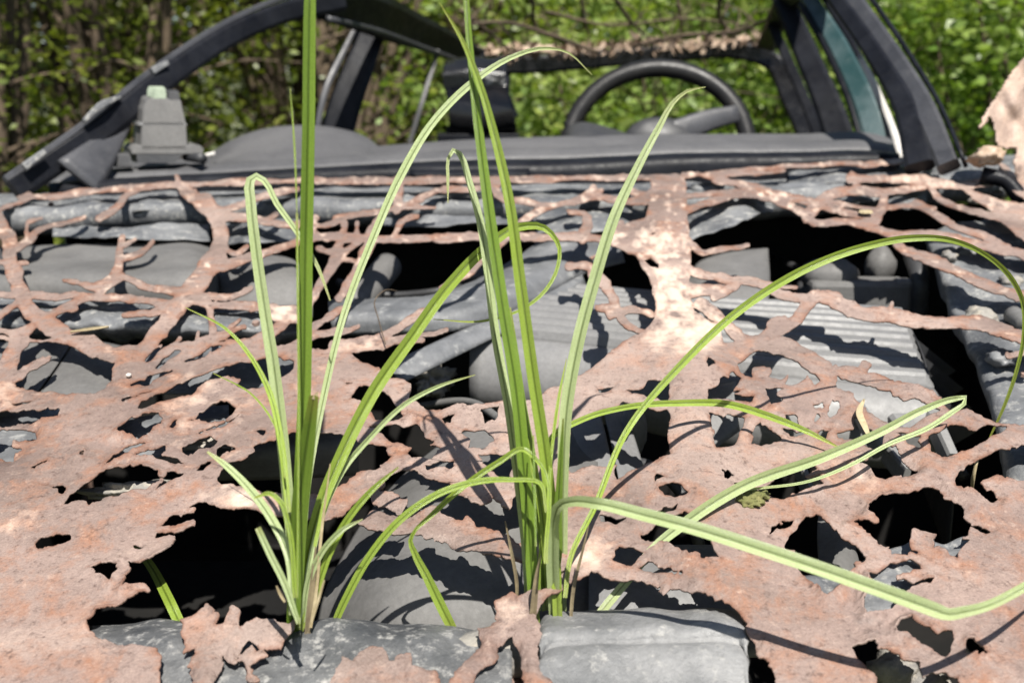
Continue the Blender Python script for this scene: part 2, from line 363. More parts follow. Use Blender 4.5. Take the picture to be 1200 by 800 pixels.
# main sheet
add_poly(None, [(-1100, 380), (-100, 392), (0, 396), (60, 398), (130, 402), (155, 404), (230, 398), (300, 398), (340, 408), (400, 412), (420, 418), (443, 430), (450, 447), (483, 467),
    (510, 481), (540, 477), (587, 474), (615, 470), (640, 457), (660, 452), (683, 437), (705, 420), (728, 401), (750, 388), (768, 380), (815, 390), (848, 398), (870, 398), (890, 396),
    (920, 406), (960, 428), (990, 438), (1040, 450), (1075, 460), (1100, 464), (1112, 478), (1135, 480), (1150, 488), (1180, 496), (1220, 494), (1330, 470), (2400, 420), (2400, 1000), (-1100, 1000)])
for t, p in [
    ('C1', [(95, 0), (230, 5), (330, 30), (400, 55), (395, 110), (370, 160), (330, 190), (240, 195), (150, 175), (90, 160), (50, 150), (45, 135), (130, 90), (175, 62), (150, 50), (100, 85), (60, 95), (50, 80), (75, 40)]),
    ('C1', [(-90, 225), (0, 235), (60, 245), (130, 242), (215, 235), (200, 255), (150, 265), (130, 272), (60, 280), (10, 300), (-90, 300)]),
    ('C1', [(-60, 330), (30, 305), (80, 300), (125, 300), (128, 320), (90, 335), (50, 345), (45, 365), (80, 370), (50, 380), (45, 405), (20, 410), (-60, 400)]),
    ('C1', [(45, 198), (80, 203), (130, 215), (90, 222), (50, 214)]),
    ('B1', [(-60, 600), (30, 598), (25, 650), (0, 690), (-60, 690)]),
    ('C1', [(505, 50), (540, 10), (560, 8), (570, 20), (530, 58), (510, 66)]),
    ('C1', [(530, 90), (620, 22), (642, 25), (560, 88)]),
    ('C1', [(650, 65), (720, 28), (760, 8), (792, 15), (700, 62), (655, 80)]),
    ('C1', [(560, 20), (590, -5), (620, -10), (600, 12)]), ('C1', [(700, 5), (740, -10), (820, -15), (790, 0)]),
    ('C1', [(465, 142), (540, 103), (600, 88), (607, 100), (560, 132), (500, 152), (460, 168), (452, 158)]),
    ('C1', [(420, 205), (470, 178), (520, 158), (542, 165), (480, 197), (425, 214)]),
    ('C1', [(490, 215), (560, 180), (640, 150), (700, 120), (760, 95), (840, 75), (900, 68), (960, 42), (1000, 58), (1035, 70), (1030, 95), (1000, 122), (930, 152), (870, 167), (830, 160), (862, 130), (790, 130), (740, 150), (680, 182), (620, 202), (560, 226), (500, 245), (485, 240)]),
    ('C1', [(388, 327), (440, 295), (510, 263), (560, 258), (580, 275), (570, 297), (530, 312), (500, 347), (485, 357), (470, 335), (430, 328)]),
    ('C1', [(665, 277), (710, 255), (740, 230), (790, 220), (827, 235), (815, 257), (780, 277), (720, 277)]),
    ('C1', [(690, 322), (760, 295), (800, 275), (842, 263), (820, 287), (760, 307), (705, 325)]),
    ('C1', [(638, 367), (680, 345), (730, 333), (764, 345), (755, 362), (700, 377), (660, 392), (640, 387)]),
    ('C1', [(763, 382), (790, 363), (832, 372), (800, 387), (770, 402)]),
    ('C1', [(750, 485), (800, 425), (870, 392), (900, 375), (890, 360), (960, 345), (990, 330), (1040, 318), (1130, 325), (1200, 322), (1260, 345), (1360, 370), (1380, 400), (1350, 440), (1290, 465), (1200, 510), (1100, 548), (1000, 540), (930, 528), (860, 510), (780, 512)]),
    ('C1', [(228, 562), (270, 520), (340, 470), (400, 453), (490, 450), (560, 470), (577, 490), (530, 512), (450, 532), (380, 542), (320, 557), (250, 562)]),
    ('C1', [(152, 491), (237, 500), (210, 524), (190, 510)]),
    ('C1', [(120, 727), (150, 695), (200, 680), (242, 668), (254, 690), (230, 703), (180, 712)]),
    ('C1', [(262, 406), (300, 393), (290, 408), (268, 412)]), ('C1', [(116, 442), (150, 420), (163, 424), (125, 446)]),
    ('C1', [(468, 422), (520, 390), (580, 368), (587, 390), (560, 405), (620, 408), (653, 425), (620, 435), (580, 427), (550, 415), (510, 416)]),
    ('C1', [(362, 444), (420, 403), (500, 366), (533, 360), (480, 397), (410, 428)]),
    ('C1', [(688, 458), (700, 430), (742, 408), (747, 430), (710, 463)]),
    ('C1', [(548, 518), (600, 473), (642, 458), (642, 472), (600, 492), (560, 520)]),
    ('C1', [(598, 312), (610, 285), (642, 258), (625, 292), (605, 320)]),
    ('D1', [(308, 402), (345, 388), (417, 373), (417, 400), (375, 447), (350, 417)]),
    ('D1', [(460, 328), (480, 315), (512, 320), (490, 332)]), ('C1', [(897, 322), (927, 316), (915, 332)]),
    ('C2', [(15, 130), (60, 113), (92, 130), (110, 160), (150, 180), (200, 225), (222, 245), (190, 264), (110, 267), (100, 240), (70, 210), (40, 200), (40, 180), (60, 150), (20, 150)]),
    ('C2', [(75, 300), (150, 283), (265, 278), (290, 320), (337, 350), (325, 365), (352, 375), (310, 412), (240, 412), (235, 395), (245, 360), (220, 345), (180, 340), (120, 310)]),
    ('C2', [(348, 265), (402, 260), (390, 287), (365, 292)]), ('C2', [(488, 250), (557, 243), (550, 272), (510, 292), (495, 275)]),
    ('C2', [(408, 325), (440, 313), (500, 310), (532, 345), (490, 367), (450, 367), (460, 340)]),
    ('C2', [(288, 442), (340, 413), (402, 410), (395, 442), (350, 442), (300, 457)]),
    ('C2', [(480, 388), (560, 383), (602, 380), (602, 470), (560, 477), (500, 420)]),
    ('C2', [(150, 502), (210, 465), (260, 458), (312, 500), (260, 547), (200, 542), (150, 522)]),
    ('C2', [(805, 300), (860, 275), (890, 255), (960, 235), (990, 213), (1050, 235), (1142, 228), (1147, 300), (1150, 350), (1160, 392), (1090, 412), (1030, 430), (975, 468), (965, 455), (960, 430), (890, 430), (850, 440), (820, 462), (790, 462)]),
    ('C2', [(1008, 162), (1060, 150), (1075, 120), (1100, 107), (1068, 90), (1137, 88), (1157, 110), (1152, 202), (1080, 197), (1020, 182)]),
    ('C2', [(902, 150), (962, 141), (945, 167), (905, 167)]), ('C2', [(1008, 57), (1040, 27), (1047, 40), (1020, 61)]),
    ('C2', [(1083, 16), (1112, 16), (1105, 35), (1080, 32)]), ('C2', [(1108, 58), (1152, 65), (1130, 78)]),
    ('C2', [(1093, 453), (1150, 472), (1110, 487), (1098, 475)]), ('C2', [(1123, 505), (1160, 491), (1195, 500), (1212, 525), (1170, 547), (1130, 532)]),
    ('C2', [(918, 605), (960, 610), (1002, 618), (960, 634), (925, 627)]),
    ('C3', [(-140, 675), (-90, 640), (-40, 605), (0, 583), (40, 600), (60, 640), (97, 690), (110, 740), (137, 767), (60, 764), (0, 738), (-70, 705)]),
    ('C2', [(1093, 597), (1130, 573), (1199, 563), (1180, 582)]),
    ('D2', [(953, 362), (985, 323), (1030, 318), (1057, 345), (1030, 377), (975, 374)]),
    ('D2', [(1058, 387), (1080, 358), (1120, 380), (1202, 410), (1190, 418), (1130, 402), (1080, 397)]),
    ('C3', [(68, 60), (85, 48), (110, 75), (132, 85), (85, 102)]),
    ('C3', [(95, 150), (120, 125), (165, 118), (180, 100), (207, 120), (190, 140), (175, 165), (217, 150), (180, 175), (252, 190), (245, 207), (170, 202), (95, 197)]),
    ('C3', [(95, 235), (150, 240), (217, 253), (217, 290), (195, 310), (180, 347), (140, 372), (108, 372), (108, 310), (95, 280)]),
    ('C3', [(233, 347), (265, 290), (275, 278), (300, 300), (320, 310), (347, 335), (300, 342)]),
    ('C3', [(355, 258), (400, 260), (412, 287), (385, 287)]), ('C3', [(358, 300), (400, 315), (440, 288), (447, 305), (400, 332), (375, 327)]),
    ('C3', [(473, 312), (495, 293), (514, 300), (490, 330)]),
    ('C3', [(195, 75), (260, 23), (330, 48), (400, 78), (442, 100), (430, 132), (375, 162), (360, 155), (375, 120), (330, 130), (290, 115), (245, 115), (215, 112)]),
    ('C3', [(288, 165), (340, 165), (372, 160), (330, 190), (352, 215), (310, 230), (295, 200)]),
    ('C3', [(410, 98), (470, 113), (487, 140), (465, 157), (440, 130)]),
    ('C3', [(545, 122), (640, 150), (760, 185), (840, 205), (900, 225), (902, 240), (850, 262), (800, 292), (760, 287), (690, 262), (650, 245), (640, 225), (600, 185), (548, 162)]),
    ('C3', [(458, 210), (490, 203), (497, 212), (465, 222)]), ('C3', [(503, 242), (525, 198), (547, 198), (552, 220), (520, 252)]), ('C3', [(453, 263), (470, 248), (489, 258), (460, 270)]),
    ('C3', [(540, 312), (610, 300), (605, 255), (620, 260), (640, 290), (670, 305), (700, 310), (707, 330), (712, 350), (690, 382), (655, 384), (640, 350), (610, 340), (545, 332)]),
    ('C3', [(753, 320), (800, 316), (842, 340), (837, 374), (790, 357)]),
    ('C3', [(868, 332), (890, 320), (960, 288), (1020, 300), (1080, 295), (1142, 293), (1137, 314), (1060, 352), (1000, 382), (910, 404), (873, 377)]),
    ('C3', [(588, 442), (640, 420), (700, 370), (745, 368), (775, 410), (817, 435), (790, 462), (740, 477), (690, 492), (665, 470), (640, 450)]),
    ('C3', [(240, 530), (330, 480), (400, 450), (447, 438), (472, 465), (430, 480), (492, 490), (497, 517), (470, 527), (430, 547), (390, 552), (330, 547), (300, 537)]),
    ('C3', [(138, 443), (165, 440), (192, 462), (150, 472)]), ('C3', [(173, 490), (230, 483), (247, 500), (210, 512), (185, 507)]),
    ('D3', [(648, 172), (740, 145), (800, 125), (870, 98), (930, 133), (992, 170), (985, 205), (1017, 240), (1000, 272), (960, 292), (920, 322), (883, 332), (875, 300), (895, 275), (850, 262), (805, 265), (788, 290), (800, 320), (825, 337), (780, 327), (700, 320), (640, 270), (583, 247), (640, 245), (697, 240), (650, 210)]),
    ('D3', [(1013, 245), (1050, 243), (1090, 260), (1070, 268), (1030, 255)]), ('D3', [(298, 272), (310, 248), (350, 233), (390, 230), (380, 247), (330, 262), (305, 282)]),
    ('D3', [(355, 322), (385, 265), (430, 223), (465, 218), (500, 233), (560, 275), (600, 310), (642, 345), (642, 367), (600, 387), (605, 405), (570, 430), (555, 470), (510, 504), (480, 490), (460, 465), (420, 420), (400, 400), (390, 340)]),
    ('D3', [(665, 420), (700, 395), (750, 375), (790, 370), (800, 350), (740, 345), (710, 320), (780, 330), (845, 400), (750, 425), (745, 440), (800, 450), (872, 423), (867, 442), (800, 464), (770, 490), (765, 540), (700, 562), (640, 562), (635, 530), (660, 490), (640, 480)]),
    ('D3', [(890, 330), (930, 305), (1012, 288), (1007, 305), (975, 345), (965, 364), (920, 352)]),
    ('C3', [(955, 465), (1000, 435), (1080, 400), (1150, 375), (1200, 358), (1290, 350), (1290, 430), (1199, 477), (1130, 487), (1110, 478), (1060, 478), (1035, 495), (1060, 510), (1100, 515), (1114, 537), (1080, 544), (1030, 522), (990, 512), (955, 497)]),
    ('D3', [(740, 615), (770, 590), (800, 580), (840, 600), (880, 610), (900, 630), (935, 598), (952, 610), (947, 660), (930, 712), (880, 682), (820, 657), (780, 637)]),
    ('D3', [(583, 675), (640, 665), (670, 648), (692, 665), (690, 690), (740, 690), (790, 720), (830, 730), (842, 770), (870, 763), (930, 763), (967, 790), (960, 850), (700, 850), (660, 770), (620, 720)]),
    ('D3', [(988, 692), (1005, 648), (1022, 648), (1060, 680), (1070, 697), (1010, 705)]),
]: cut_poly(t, p)
# the big broken-out opening above the slam panel
big = tp('D1', [(310, 595), (330, 555), (400, 535), (470, 505), (517, 480), (510, 465), (440, 470), (415, 475), (470, 400), (460, 375), (445, 360), (490, 375), (545, 370), (575, 350), (607, 320), (605, 285), (540, 290), (545, 270), (600, 265), (650, 255), (692, 245), (680, 230), (600, 235), (537, 250), (580, 225), (590, 205), (690, 200), (697, 185), (665, 180), (690, 160), (750, 165), (800, 178), (850, 184), (930, 208), (1000, 208), (1100, 208), (1150, 232)])
big += tp('D2', [(0, 195), (100, 140), (200, 100), (270, 65), (290, 90), (380, 100), (390, 140), (440, 155), (460, 177), (520, 172), (540, 150), (600, 180), (620, 120), (690, 100), (720, 200), (790, 330), (790, 400), (840, 420), (870, 400), (890, 405), (940, 430), (1000, 440), (1100, 440), (1130, 472), (1160, 455), (1199, 460)])
big += tp('D3', [(30, 480), (80, 480), (120, 500), (150, 495), (190, 520), (215, 560), (240, 640), (280, 690), (310, 740), (345, 800), (400, 1000), (400, 1300)])
big += tp('D1', [(565, 1300), (565, 800), (560, 740), (555, 685), (470, 670), (400, 650), (345, 630)])
cut_poly(None, big)
# fragments left hanging in it
for t, p in [
    ('D2', [(65, 225), (100, 190), (150, 185), (230, 205), (330, 200), (350, 215), (420, 240), (440, 232), (520, 265), (620, 300), (720, 310), (800, 330), (800, 410), (690, 400), (615, 362), (500, 347), (430, 332), (350, 292), (280, 270), (180, 274), (100, 242)]),
    ('D2', [(900, 385), (865, 408), (800, 458), (710, 512), (690, 572), (700, 650), (690, 680), (710, 740), (752, 800), (740, 960), (640, 960), (632, 760), (622, 650), (600, 630), (560, 660), (530, 720), (450, 790), (400, 960), (330, 960), (380, 780), (470, 680), (490, 640), (473, 590), (545, 575), (538, 518), (600, 503), (660, 498), (740, 458), (790, 418), (840, 380)]),
    ('D1', [(638, 578), (690, 562), (730, 518), (754, 540), (759, 572), (777, 580), (752, 607), (790, 607), (830, 544), (852, 556), (837, 590), (870, 625), (850, 670), (825, 710), (790, 707), (775, 690), (772, 740), (750, 790), (740, 960), (640, 960), (668, 790), (665, 720), (690, 680), (685, 662), (650, 674), (638, 640), (650, 610)]),
    ('D1', [(830, 590), (870, 580), (950, 575), (1042, 568), (1037, 600), (1000, 640), (987, 670), (955, 670), (905, 674), (895, 655), (868, 640)]),
    ('D1', [(840, 690), (880, 660), (920, 675), (932, 700), (880, 722), (902, 780), (870, 790), (858, 720)]),
    ('D2', [(-40, 800), (0, 708), (40, 735), (60, 690), (120, 673), (162, 700), (167, 740), (200, 710), (247, 703), (252, 750), (330, 735), (352, 760), (340, 960), (-60, 960)]),
    ('D2', [(100, 140), (150, 130), (235, 150), (240, 175), (200, 185), (120, 165)]),
]: add_poly(t, p)
# the trunk of solid metal right of the middle
add_poly(None, [(762, 225), (762, 207), (803, 205), (805, 235), (808, 290), (809, 340), (815, 365), (843, 380), (848, 400), (830, 415), (825, 440), (720, 440), (735, 405), (760, 385), (768, 375), (767, 345), (760, 325), (745, 300), (722, 286), (713, 270), (738, 262), (758, 255)])
cut_poly('B2', [(1058, 312), (1085, 302), (1115, 325), (1112, 342), (1090, 338)]); cut_poly('B2', [(1082, 228), (1105, 215), (1125, 225), (1105, 246), (1085, 244)])
for a in [
    # rear rim
    ('A1', [(-300, 610), (-120, 640), (0, 660), (60, 676), (130, 690), (300, 672), (500, 656), (800, 642), (1050, 633), (1200, 635)], 24), ('A1', [(-90, 640), (0, 665), (90, 690)], 34),
    ('A2', [(0, 634), (400, 634), (700, 627), (1000, 624), (1180, 622)], 24), ('A3', [(-20, 622), (60, 612), (300, 590), (500, 578), (750, 568), (900, 545), (980, 520), (1040, 510), (1100, 560), (1180, 640)], 18),
    # left block
    ('B1', [(-30, 160), (0, 140), (60, 110), (110, 92)], 18), ('B1', [(350, 168), (420, 122), (450, 82), (475, 65)], 28, 24), ('B1', [(620, 22), (640, 60), (685, 75)], 16, 24),
    ('B1', [(640, 60), (700, 110), (765, 150)], 40, 56), ('B1', [(760, 150), (860, 112), (960, 80), (1045, 60)], 30, 18), ('B1', [(720, 110), (770, 190), (770, 270), (730, 340), (690, 400), (650, 445)], 62, 74),
    ('B1', [(-60, 430), (0, 435), (100, 440), (350, 440), (500, 455), (600, 465), (650, 450)], 22, 28), ('B1', [(650, 440), (760, 440), (850, 430), (885, 412)], 30, 18), ('B1', [(650, 455), (760, 467), (900, 472), (980, 482)], 24, 26),
    ('B1', [(640, 465), (560, 560), (480, 645)], 52, 60), ('B1', [(430, 370), (500, 400), (580, 412), (640, 430)], 26, 34), ('B1', [(432, 232), (418, 290), (420, 330), (400, 372), (350, 412)], 24, 40),
    ('B1', [(420, 315), (490, 292), (535, 250)], 26, 16), ('B1', [(440, 262), (478, 240)], 20, 14), ('B1', [(220, 382), (290, 400), (350, 412), (430, 370)], 14, 34),
    ('B1', [(690, 400), (740, 350), (830, 320), (930, 290), (1040, 250), (1100, 235), (1200, 228)], 40, 22), ('B1', [(800, 332), (788, 270), (830, 290), (868, 268)], 22, 18),
    ('B1', [(-40, 110), (0, 190), (30, 240), (40, 330), (70, 420), (100, 480), (140, 520), (200, 560), (300, 600), (420, 640), (480, 640)], 56, 66),
    ('B1', [(80, 252), (130, 215), (250, 175), (300, 160)], 24, 14), ('B1', [(95, 230), (98, 185), (145, 166)], 20, 12), ('B1', [(50, 275), (120, 232)], 36, 26), ('B1', [(-30, 318), (50, 325), (95, 325)], 14),
    ('B1', [(80, 455), (20, 490), (-30, 530)], 26), ('B1', [(150, 520), (200, 490), (265, 478)], 26, 16), ('B1', [(170, 510), (260, 460), (300, 440)], 26), ('B1', [(-60, 545), (60, 570), (110, 545)], 26, 30),
    ('B1', [(95, 560), (50, 640), (10, 720), (-10, 790)], 50, 70), ('B1', [(50, 718), (110, 680), (175, 652)], 22, 10), ('B1', [(435, 512), (500, 505), (560, 495), (600, 480)], 20, 26), ('B1', [(730, 470), (745, 540), (755, 600)], 32, 24),
    ('B1', [(480, 700), (560, 650), (620, 600), (632, 582)], 26, 14), ('B1', [(630, 670), (690, 605), (760, 590), (858, 548)], 30, 18), ('B1', [(690, 620), (770, 580), (845, 518)], 26, 12), ('B1', [(640, 640), (690, 600), (700, 572)], 26, 12),
    ('B1', [(540, 745), (700, 680), (800, 650), (900, 600), (980, 545), (1040, 505)], 34, 40), ('B1', [(460, 775), (620, 722), (760, 672), (860, 650), (950, 625)], 30, 22), ('B1', [(960, 490), (1035, 505)], 62, 60),
    ('B1', [(1085, 560), (1150, 512), (1220, 470)], 30, 22), ('B1', [(980, 630), (1050, 600), (1120, 572), (1210, 560)], 34, 28), ('B1', [(990, 652), (1100, 642), (1210, 632)], 22), ('B1', [(1040, 520), (1100, 560)], 40, 26),
    ('B1', [(1100, 192), (1160, 190), (1210, 165)], 20), ('B1', [(1105, 222), (1150, 235), (1210, 235)], 22), ('B1', [(1118, 270), (1170, 282), (1195, 255)], 24), ('B1', [(1195, 285), (1150, 360), (1105, 430)], 46, 28),
    ('B1', [(1110, 160), (1040, 190), (950, 180), (850, 160), (790, 160)], 22, 34), ('B1', [(930, 178), (975, 148)], 26, 16), ('B1', [(1100, 160), (1105, 225)], 22), ('B1', [(1060, 500), (1110, 430)], 30, 30),
    # middle block
    ('B2', [(-10, 235), (150, 237), (300, 237), (500, 232), (700, 230), (900, 236), (970, 250)], 30), ('B2', [(-20, 168), (60, 150), (160, 135), (230, 125), (330, 70), (430, 60), (540, 55)], 24, 20),
    ('B2', [(197, 35), (195, 130)], 40, 44), ('B2', [(230, 132), (330, 125)], 16, 10), ('B2', [(180, 230), (200, 190), (230, 168), (268, 163)], 26, 18), ('B2', [(-5, 165), (12, 200), (0, 235)], 22), ('B2', [(-20, 315), (40, 262), (66, 240)], 26),
    ('B2', [(-10, 306), (55, 320)], 16), ('B2', [(60, 240), (52, 185)], 24, 16), ('B2', [(105, 240), (80, 300), (40, 380), (-10, 440)], 44, 30), ('B2', [(160, 135), (110, 200), (95, 240)], 28),
    ('B2', [(560, 30), (538, 60), (560, 90), (640, 110), (720, 125), (800, 115), (880, 90), (960, 98), (1050, 105), (1110, 110)], 26, 22), ('B2', [(890, 60), (860, 82), (825, 98)], 26, 14), ('B2', [(880, 90), (915, 68)], 24),
    ('B2', [(720, 125), (650, 170), (610, 200), (560, 262), (500, 310), (430, 372), (350, 415)], 32, 16), ('B2', [(800, 143), (850, 148), (865, 180), (850, 228)], 16, 46), ('B2', [(965, 235), (985, 190)], 40, 26), ('B2', [(960, 230), (1010, 245), (1080, 262), (1160, 255)], 70, 90),
    ('B2', [(825, 286), (880, 285), (940, 275)], 14, 20), ('B2', [(800, 338), (860, 338), (895, 352)], 30), ('B2', [(885, 360), (940, 420), (960, 470), (1000, 540), (1055, 562)], 44, 18), ('B2', [(950, 505), (1030, 490), (1095, 512)], 40, 22), ('B2', [(900, 480), (950, 480)], 20, 30),
    ('B2', [(130, 595), (200, 550), (290, 487)], 36, 24), ('B2', [(110, 605), (220, 590), (350, 562), (372, 553)], 30, 12), ('B2', [(-20, 625), (60, 605), (150, 602), (285, 605)], 66, 18), ('B2', [(-10, 680), (100, 720), (210, 775)], 90, 70), ('B2', [(-10, 570), (60, 545)], 30, 14),
    ('B2', [(1000, 60), (1080, 90), (1110, 60)], 20, 40),
    # right block
    ('B3', [(0, 12), (150, 15), (360, 2)], 14), ('B3', [(110, 28), (230, 55), (350, 88), (460, 115)], 24, 32), ('B3', [(10, 88), (150, 75), (280, 77), (380, 100), (460, 120)], 20), ('B3', [(-20, 150), (100, 108), (200, 82), (300, 92), (420, 150), (455, 180), (560, 177), (640, 190), (720, 220), (800, 222), (940, 237), (1040, 257), (1140, 277), (1300, 320)], 26, 36),
    ('B3', [(440, 165), (470, 120), (500, 90), (560, 70), (700, 75), (850, 60)], 44, 20), ('B3', [(480, 125), (560, 142), (645, 165)], 20), ('B3', [(480, 105), (600, 125), (690, 135), (780, 120), (890, 130)], 18), ('B3', [(712, 90), (700, 130), (655, 185)], 26, 60), ('B3', [(600, 20), (622, 68)], 30),
    ('B3', [(585, 28), (700, 25), (860, 42), (980, 50), (1115, 28)], 30), ('B3', [(865, 48), (900, 90), (980, 130), (1100, 160), (1170, 180)], 26), ('B3', [(818, 108), (900, 160), (950, 190), (1060, 230), (1140, 270)], 26, 30), ('B3', [(1030, 88), (1100, 120), (1210, 160)], 40, 80), ('B3', [(1120, 140), (1230, 200)], 70, 110), ('B3', [(868, -20), (845, 25), (805, 32)], 30),
    ('B3', [(1110, 30), (1180, 60), (1260, 120)], 26, 60), ('B3', [(980, 50), (1030, 90)], 26),
    ('B3', [(735, 225), (770, 270), (850, 300), (940, 340), (1050, 390), (1120, 420), (1320, 470)], 34, 44), ('B3', [(20, 250), (60, 285), (130, 275), (232, 258)], 26, 16),
    ('B3', [(20, 340), (130, 380), (250, 395), (330, 430), (445, 455)], 30, 36), ('B3', [(130, 372), (182, 400), (110, 445)], 40, 34), ('B3', [(250, 388), (330, 405), (402, 410)], 22, 12), ('B3', [(470, 445), (535, 450)], 52, 50),
    ('B3', [(450, 470), (370, 540), (300, 580), (250, 605)], 40, 50), ('B3', [(315, 545), (350, 520)], 40, 30), ('B3', [(520, 460), (620, 490), (700, 500), (760, 510), (850, 530), (950, 532), (1050, 530), (1130, 560), (1330, 640)], 44, 56), ('B3', [(722, 500), (737, 462)], 30, 14),
    ('B3', [(60, 465), (150, 530), (220, 590), (275, 602)], 36, 48), ('B3', [(260, 600), (160, 670), (90, 730)], 54, 60), ('B3', [(75, 640), (150, 668)], 22, 30), ('B3', [(265, 600), (380, 620), (450, 662), (520, 700), (600, 712), (740, 750), (905, 795)], 50, 30), ('B3', [(625, 710), (645, 682)], 36, 26),
    ('C3', [(250, 95), (300, 108)], 34), ('C3', [(295, 150), (345, 145)], 38), ('C3', [(340, 150), (400, 165)], 16), ('C3', [(255, 110), (225, 140)], 16), ('B3', [(1135, 640), (1330, 640)], 16),
    ('B3', [(1200, 150), (1330, 330)], 90, 120), ('B3', [(-10, 415), (120, 420)], 60, 40),
]: strand(*a)
SD += 1.25 * amp * np.clip((GY - 180) / 300, .85, 1) * (.9 * jag(GX / 10, GY / 7, 33) + .9 * jag(GX / 4.6, GY / 4.0, 31) + .5 * vnoise(GX / 2.3, GY / 2.1, 32))
PTS = hood_hit(GX, GY, 0, True)
SD = np.minimum(SD, (0.745 - np.abs(PTS[..., 0] - 0.02)) * 900)                 # sides of the bonnet
SD = np.minimum(SD, (1.60 - PTS[..., 1]) * 900)
ins = SD > 0
# drop crumbs that hang on nothing
lab = np.zeros(ins.shape, int); cur = 0
for j, i in zip(*np.nonzero(ins)):
    if lab[j, i]: continue
    cur += 1; st = [(j, i)]; lab[j, i] = cur; mem = []
    while st:
        a, b = st.pop(); mem.append((a, b))
        for c, d in ((a + 1, b), (a - 1, b), (a, b + 1), (a, b - 1)):
            if 0 <= c < ins.shape[0] and 0 <= d < ins.shape[1] and ins[c, d] and not lab[c, d]:
                lab[c, d] = cur; st.append((c, d))
    my = gy[int(np.mean([m[0] for m in mem]))]
    if len(mem) < 700 and my < 690:
        for a, b in mem: SD[a, b] = -1
ins = SD > 0
# marching squares
nj, ni = ins.shape; vid = -np.ones((nj, ni), int); vid[ins] = np.arange(ins.sum())
vx = list(GX[ins]); vy = list(GY[ins]); edge = {}
def cross(j0, i0, j1, i1):
    k = (j0, i0, j1, i1) if (j0, i0) < (j1, i1) else (j1, i1, j0, i0)
    if k in edge: return edge[k]
    a, b = SD[j0, i0], SD[j1, i1]; t = min(max(a / (a - b), .05), .95)
    vx.append(GX[j0, i0] + t * (GX[j1, i1] - GX[j0, i0])); vy.append(GY[j0, i0] + t * (GY[j1, i1] - GY[j0, i0]))
    edge[k] = len(vx) - 1; return edge[k]
cnt = ins[:-1, :-1].astype(int) + ins[1:, :-1] + ins[:-1, 1:] + ins[1:, 1:]
hf = []
jj, ii = np.nonzero(cnt == 4)
hf += np.stack([vid[jj, ii], vid[jj + 1, ii], vid[jj + 1, ii + 1], vid[jj, ii + 1]], 1).tolist()
for j, i in zip(*np.nonzero((cnt > 0) & (cnt < 4))):
    ring = [(j, i), (j + 1, i), (j + 1, i + 1), (j, i + 1)]; poly = []
    for k in range(4):
        a, b = ring[k], ring[(k + 1) % 4]
        if ins[a]: poly.append(vid[a])
        if ins[a] != ins[b]: poly.append(cross(*a, *b))
    if len(poly) >= 3: hf.append(poly)
vx = np.array(vx); vy = np.array(vy)
hv = hood_hit(vx, vy, 0, True)
# thin torn edges lift and dip a little
ed = np.zeros(len(vx)); ed[:ins.sum()] = np.clip(SD[ins], 0, 14) / 14
fl_ = np.clip((vy - 230) / 300, .25, 1)
hv[:, 2] += (1 - ed) ** 1.5 * fl_ * (.0045 * vnoise(hv[:, 0] * 24, hv[:, 1] * 24, 41) + .002 * vnoise(hv[:, 0] * 70, hv[:, 1] * 70, 42))
pale_and_glare = np.zeros(len(vx))
for (cx, cy, rx, ry, s) in [(792, 355, 40, 60, .85), (735, 275, 36, 18, .55), (330, 365, 22, 14, .7), (845, 385, 34, 14, .5), (270, 580, 60, 40, .5), (250, 475, 50, 40, .42), (1120, 200, 60, 22, .5), (605, 725, 24, 30, .5), (690, 655, 26, 16, .55), (20, 500, 60, 80, .25), (430, 405, 50, 20, .5), (1000, 560, 60, 40, .15), (120, 690, 60, 90, .1)]:  # first patch paints sun glare onto the trunk; the others are pale rust
    pale_and_glare += s * np.exp(-((vx - cx) / rx) ** 2 - ((vy - cy) / ry) ** 2)
pale_and_glare += .16 * vnoise(vx / 60, vy / 40, 51) + .22 * vnoise(vx / 14, vy / 10, 52) + np.clip((430 - vy) / 100, 0, 1) * (.45 * vnoise(vx / 9, vy / 6, 53) + .3 * vnoise(vx / 3.5, vy / 3, 54)) + .25 * np.clip((330 - vy) / 120, 0, 1)
hood = mesh_obj('bonnet', hv, hf, M['rust'], car, solid=.0016, attr=pale_and_glare, edge=1 - np.clip(np.r_[SD[ins], np.zeros(len(vx) - ins.sum())], 0, 6) / 6)
hood['label'] = 'rusty bonnet eaten into a lacework of holes and strands'

# ---- slam panel (front cross panel under the bonnet's edge)
DS = dict(air_box=.55, resonator=.6, battery_lid=.6, fan_shroud=.75, radiator_shroud=.66, lamp_housing=.7, intake_duct=.75, duct_panel=.75, lamp_back=.8, inner_tray=.8)
def part_loft(name, rows, mat, parent=car, nu=30, nv=14, solid=.0015, label=None, **k):
    q_ = DS.get(name, 1)
    rows = [[a if isinstance(a, Vector) else (a[0], a[1], a[2] * q_) for a in r] for r in rows]
    v, f = loft(rows, nu, nv, **k); o = mesh_obj(name, v, f, M[mat], parent, solid=solid)
    if label: o['label'] = label
    return o
def rows_px(xs, ys_list, drops):
    return [[(x, y, d) for x, y in zip(xs, ys)] for ys, d in zip(ys_list, drops)]
xs = [105, 150, 215, 285, 330, 360, 450, 540, 600]; top = [735, 729, 731, 752, 742, 729, 730, 736, 742]
part_loft('slam_panel', [[(x, y + 26, .075) for x, y in zip(xs, top)], [(x, y + 2, .022) for x, y in zip(xs, top)], [(x, y + 12, .013) for x, y in zip(xs, top)], [(x, y + 45, .010) for x, y in zip(xs, top)], [(x, y + 90, .011) for x, y in zip(xs, top)], [(x, y + 190, .02) for x, y in zip(xs, top)], [(x, y + 250, .05) for x, y in zip(xs, top)]],
          'slamdark', nu=110, nv=54, noise=.0025, nscale=55)
